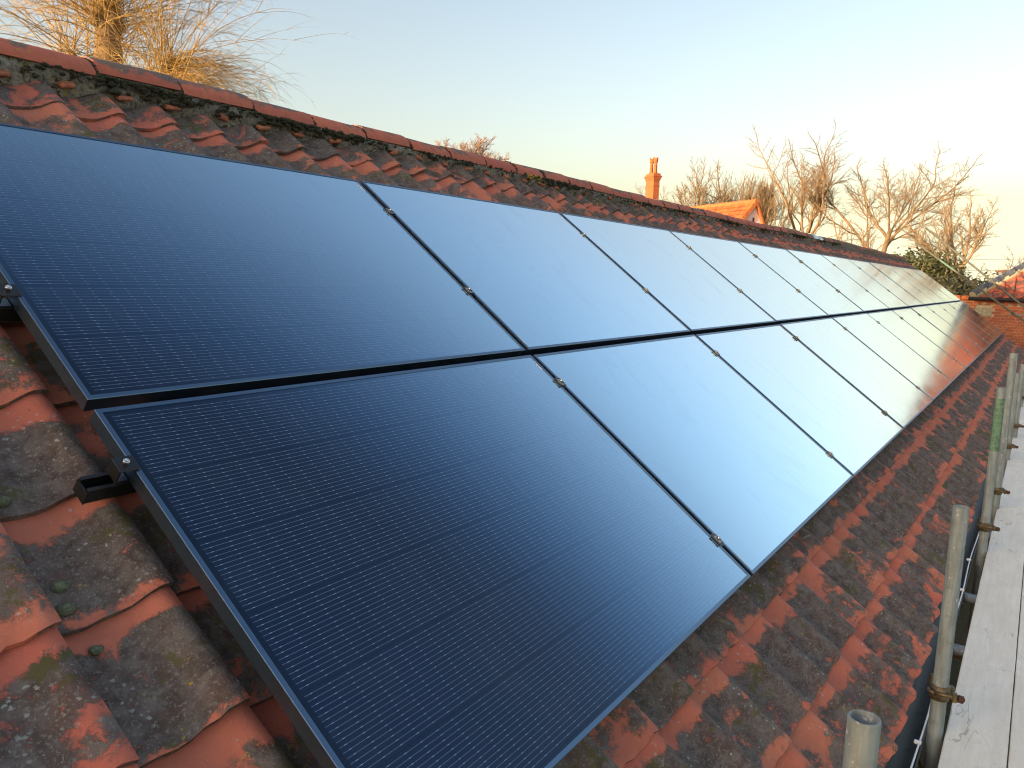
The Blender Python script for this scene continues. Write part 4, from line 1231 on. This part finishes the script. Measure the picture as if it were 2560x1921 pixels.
def tree(name, label, cat, base, height, width, seed, P, mats=('bark', 'twig'), lean=(0, 0), r0=0.3, group=None):
    rg = random.Random(seed); out = ([], [])
    grow(out, rg, Vector((0, 0, 0)), Vector((lean[0], lean[1], 1)).normalized(), P['trunk'], r0, 0, P)
    allp = [q for part in out for s in part for q in s[0]]
    zs_ = sorted(q.z for q in allp); zm = zs_[int(len(zs_) * .985)]
    xs = sorted(math.hypot(q.x - lean[0] * 6, q.y - lean[1] * 6) for q in allp); wm = xs[int(len(xs) * .97)]
    sz = height / zm; sw = width / 2 / wm
    S = lambda q: Vector((q.x * sw, q.y * sw, q.z * sz))
    t = thing(name, label, cat, base, group=group)
    for part, nm, m in ((out[0], 'trunk', mats[0]), (out[1], 'crown', mats[1])):
        mb = MB()
        for pts, rad, sd in part: mb.tube([S(q) for q in pts], rad, sd, sd > 5)
        mb.obj(nm, M[m], t)
    return t
def tree_at(name, label, cat, az, el_top, dist, width, seed, P, **kw):
    b = polar(az, dist); h = cam_pos.z + dist * math.tan(math.radians(el_top))
    return tree(name, label, cat, b, h, width, seed, P, **kw)
GR = 'bare winter trees beyond the barn'
tree_at('bare_tree', 'tallest bare golden tree right of the pink gable', 'tree', 13.9, 9.1, 46, 7.6, 11, ASH, r0=0.19, group=GR)
tree_at('bare_tree', 'broad bare golden tree in the middle of the right hand group', 'tree', 9.6, 7.9, 44, 7.8, 14, ASH, r0=0.19, group=GR)
tree_at('bare_tree', 'spreading bare tree with forked trunk behind the sloping rails', 'tree', 4.4, 5.75, 40, 5.8, 23, dict(ASH, rmin=.0095), r0=0.17, lean=(0.0, -0.05), group=GR)
tree_at('bare_tree', 'rounded bare tree left of the orange roof, beside the chimney', 'tree', 21.4, 7.35, 62, 8.0, 31, ROUND, r0=0.20, group=GR)
tree_at('bare_tree', 'rounded bare tree right behind the orange roof ridge', 'tree', 18.9, 6.9, 64, 7.2, 35, ROUND, r0=0.20, group=GR)
tree_at('bare_tree', 'thin bare sapling with upright shoots just above the gable', 'tree', 16.5, 6.6, 55, 4.0, 37, dict(ROUND, up=[.1, .16, .14, .12, .1]), r0=0.10, group=GR)
tree_at('bare_tree', 'small pinkish bare tree top behind the middle of the ridge', 'tree', 36.9, 9.0, 40, 4.0, 41, dict(ROUND, rmin=.009, trunk=9.0, kids=[12, 8, 7, 5], len=[.22, .62, .58, .52], ang=[(8, 70), (25, 55), (25, 55), (25, 55)], **{'from': [.88, .15, .15, .1]}), mats=('bark', 'twig_pink'), r0=0.16, group=GR)
tree_at('bare_shrub', 'tangled golden bare shrub between the two tall trees', 'shrub', 11.6, 4.4, 40, 6.0, 43, SHRUB, r0=0.10, group='bare shrubs beyond the barn')
tree_at('bare_shrub', 'bare thicket under the tallest tree beside the gable', 'shrub', 15.3, 4.6, 41, 5.0, 44, SHRUB, r0=0.10, group='bare shrubs beyond the barn')
tree_at('bare_shrub', 'low bare shrub at the foot of the broad golden tree', 'shrub', 8.4, 3.1, 38, 5.5, 45, SHRUB, r0=0.09, group='bare shrubs beyond the barn')
tree_at('bare_shrub', 'pinkish bare thicket below the forked tree near the pole', 'shrub', 3.4, 1.9, 52, 8.0, 46, SHRUB, mats=('bark', 'twig_pink'), r0=0.09, group='bare shrubs beyond the barn')
tree_at('bare_shrub', 'grey green bramble thicket behind the far roof corner', 'shrub', 5.4, 1.5, 33, 5.0, 47, SHRUB, r0=0.07, group='bare shrubs beyond the barn')
tree_at('bare_shrub', 'small pink bare bush at the right picture edge', 'shrub', 0.9, 2.4, 60, 4.0, 48, SHRUB, mats=('bark', 'twig_pink'), r0=0.09, group='bare shrubs beyond the barn')

# willow pollard
def willow():
    rg = random.Random(77)
    base = polar(59.4, 14.0)
    head = at(59.4, 13.9, 14.0) - base
    t = thing('willow_tree', 'pollarded willow with long golden shoots rising behind the ridge on the left', 'tree', base)
    tr = MB()
    pts = []; rad = []
    for i in range(15):
        k = i / 14
        pts.append(Vector((0.10 * math.sin(k * 5), 0.08 * math.cos(k * 4), head.z * k)))
        rad.append(0.22 - 0.10 * k + 0.03 * math.sin(i * 2.1) + (0.05 if i >= 13 else 0))
    tr.tube(pts, rad, 14)
    side_dir = Vector((cam_right.x, cam_right.y, 0)).normalized()
    tw = Vector((-math.cos(math.radians(59.4)), -math.sin(math.radians(59.4)), 0))
    limbs = []
    for (a, up, L, r, st) in ((1.0, .25, 1.0, .13, .86), (-.8, .6, .9, .10, .9), (.6, -.05, 1.3, .10, .80), (-.3, .9, .6, .10, .97), (.4, .8, .5, .1, .97)):
        p = pts[int(14 * st)].copy(); dd = (side_dir * a + Vector((0, 0, up)) + tw * rg.uniform(-.4, .4)).normalized()
        lp = [p.copy()]; lr = [r * 1.2]
        for i in range(5):
            dd = (dd + rand_dir(rg) * .22 + Vector((0, 0, .10))).normalized(); p = p + dd * L / 5; lp.append(p.copy()); lr.append(r * (1 - .09 * i) * (1 + .18 * rg.uniform(-1, 1)))
        tr.tube(lp, lr, 9); limbs.append(lp)
    for _ in range(16):
        p = pts[14] + rand_dir(rg) * 0.16; blob(tr, p, rg.uniform(.05, .10), rg, 1.0, True, .5, True)
    tr.obj('trunk', M['bark_w'], t)
    cr = MB()
    def whip(p, d, L, r, droop, kids=3):
        n = 8; q = p.copy(); pp = [q.copy()]; ds = []
        for i in range(n):
            d = (d + rand_dir(rg) * .10 + Vector((0, 0, -droop * (i / n)))).normalized(); ds.append(d); q = q + d * L / n; pp.append(q.copy())
        cr.tube(pp, [r * (1 - .82 * i / n) for i in range(n + 1)], 4 if r > .008 else 3, False)
        for _ in range(kids):
            i = rg.randrange(2, n); whip(pp[i], tilt_dir(ds[i - 1], math.radians(rg.uniform(15, 45)), rg), L * rg.uniform(.2, .45), max(.0025, r * .5), droop, 0 if kids < 4 else 1)
    srcs = [pts[14]] * 5 + [l[-1] for l in limbs] * 2 + [l[3] for l in limbs] + [pts[12], pts[13]]
    for k in range(430):
        s = rg.choice(srcs) + rand_dir(rg) * 0.12
        a = rg.uniform(0, 2 * math.pi); el = math.radians(rg.betavariate(1.8, 1.3) * 92 - 6)
        d = Vector((math.cos(a) * math.cos(el), math.sin(a) * math.cos(el), math.sin(el)))
        whip(s, d, rg.uniform(1.2, 2.5), rg.uniform(.0045, .010), rg.uniform(.05, .32), rg.choice((3, 4, 5)))
    for k in range(420):                       # dense tangle low on the right
        s = rg.choice([limbs[0][-1], limbs[2][-1], limbs[2][3], limbs[0][3], pts[11]]) + rand_dir(rg) * .15
        d = (side_dir * rg.uniform(.4, 1) + tw * rg.uniform(-.8, .8) + Vector((0, 0, rg.uniform(-.25, .35)))).normalized()
        whip(s, d, rg.uniform(.7, 2.0), rg.uniform(.004, .008), rg.uniform(.08, .4), rg.choice((3, 4, 5)))
    cr.obj('crown', M['whip'], t)
willow()

# evergreen ivy bush and hedge
def leafy(name, label, cat, centre, rad, count, size, mat, seed, group=None, stems=True, leafname='foliage'):
    rg = random.Random(seed); mb = MB()
    for _ in range(count):
        d = rand_dir(rg); k = rg.random() ** 0.45
        q = Vector((d.x * rad[0], d.y * rad[1], d.z * rad[2])) * k
        lump = 1 + 0.38 * noise.noise(q * 1.1 + Vector((seed, 0, 0))) + 0.2 * noise.noise(q * 3.1 + Vector((seed, 5, 0)))
        q *= lump
        s = size * rg.uniform(.6, 1.3); n_ = (d + rand_dir(rg) * .9).normalized(); a = n_.orthogonal().normalized(); b = n_.cross(a)
        w_ = rg.uniform(0, 6.28); a, b = a * math.cos(w_) + b * math.sin(w_), b * math.cos(w_) - a * math.sin(w_)
        mb.add([q - a * s, q + b * s * .5, q + a * s + n_ * s * .2, q - b * s * .5], [(0, 1, 2, 3)])
    t = thing(name, label, cat, (centre.x, centre.y, 0), group=group)
    o = mb.obj(leafname, M[mat], t); o.location.z = centre.z
    st = MB()
    for _ in range(7):
        st.tube([(rg.uniform(-.3, .3), rg.uniform(-.3, .3), 0), (rg.uniform(-.5, .5), rg.uniform(-.5, .5), centre.z * .6), (rg.uniform(-.7, .7) * rad[0], rg.uniform(-.7, .7) * rad[1], centre.z + rad[2] * .4)], [.06, .04, .015], 6)
    st.obj('stem', M['bark'], t)
    return t
leafy('ivy_bush', 'dark evergreen ivy bush behind the far end of the ridge', 'bush', at(6.6, 0.2, 33), (1.3, 1.5, 1.25), 9000, .07, 'ivy', 3)
leafy('ivy_bush', 'lower olive green bush right of the dark ivy bush', 'bush', at(5.2, -1.0, 32), (1.2, 1.3, 1.0), 7000, .07, 'hedge', 4)
leafy('hedge_bush', 'wide dull green hedge below the sloping rails', 'bush', at(4.0, -1.6, 31), (1.4, 2.2, 1.2), 9000, .07, 'hedge', 6)
leafy('ivy_bush', 'small dark ivy clump on a trunk left of the pink gable', 'bush', at(17.6, 4.9, 57), (.5, .5, .8), 1500, .07, 'ivy', 8)

# telegraph pole and wires
pp_ = polar(2.25, 62); ph = cam_pos.z + 62 * math.tan(math.radians(1.15))
tp = thing('telegraph_pole', 'distant telegraph pole with crossarm above the outbuilding hip', 'pole', pp_)
mb = MB(); mb.tube([(0, 0, 0), (0, 0, ph)], [.17, .13], 10); mb.obj('post', M['pole'], tp)
sd = Vector((cam_right.x, cam_right.y, 0)).normalized()
mb = MB(); mb.tube([sd * -.6 + Vector((0, 0, ph - .1)), sd * 1.6 + Vector((0, 0, ph - .1))], .07, 6); mb.obj('crossarm', M['pole'], tp)
ins = MB(); ins.lathe([(0.0, 0), (0.05, 0), (0.07, 0.08), (0.05, 0.2), (0, 0.22)], 8); ins_me = ins.mesh('insulator', M['insul'])
for k in (-.45, .1, .65, 1.1, 1.5):
    o = link('insulator', ins_me, tp); o.location = sd * k + Vector((0, 0, ph - .35))
for k, (el0, el1) in enumerate(((1.35, 1.75), (2.05, 2.35))):
    a = at(6.5, el0 - .3, 70); b = at(-6, el1, 64); m_ = (a + b) / 2 - Vector((0, 0, .25))
    mb = MB(); mb.tube([a, a.lerp(m_, .5) - Vector((0, 0, .06)), m_, m_.lerp(b, .5) - Vector((0, 0, .06)), b], .012, 4)
    tag(mb.obj('overhead_wire', M['wire']), ['lower thin overhead wire crossing the pink horizon', 'upper thin overhead wire crossing behind the forked tree'][k], 'wire', 'overhead wires')
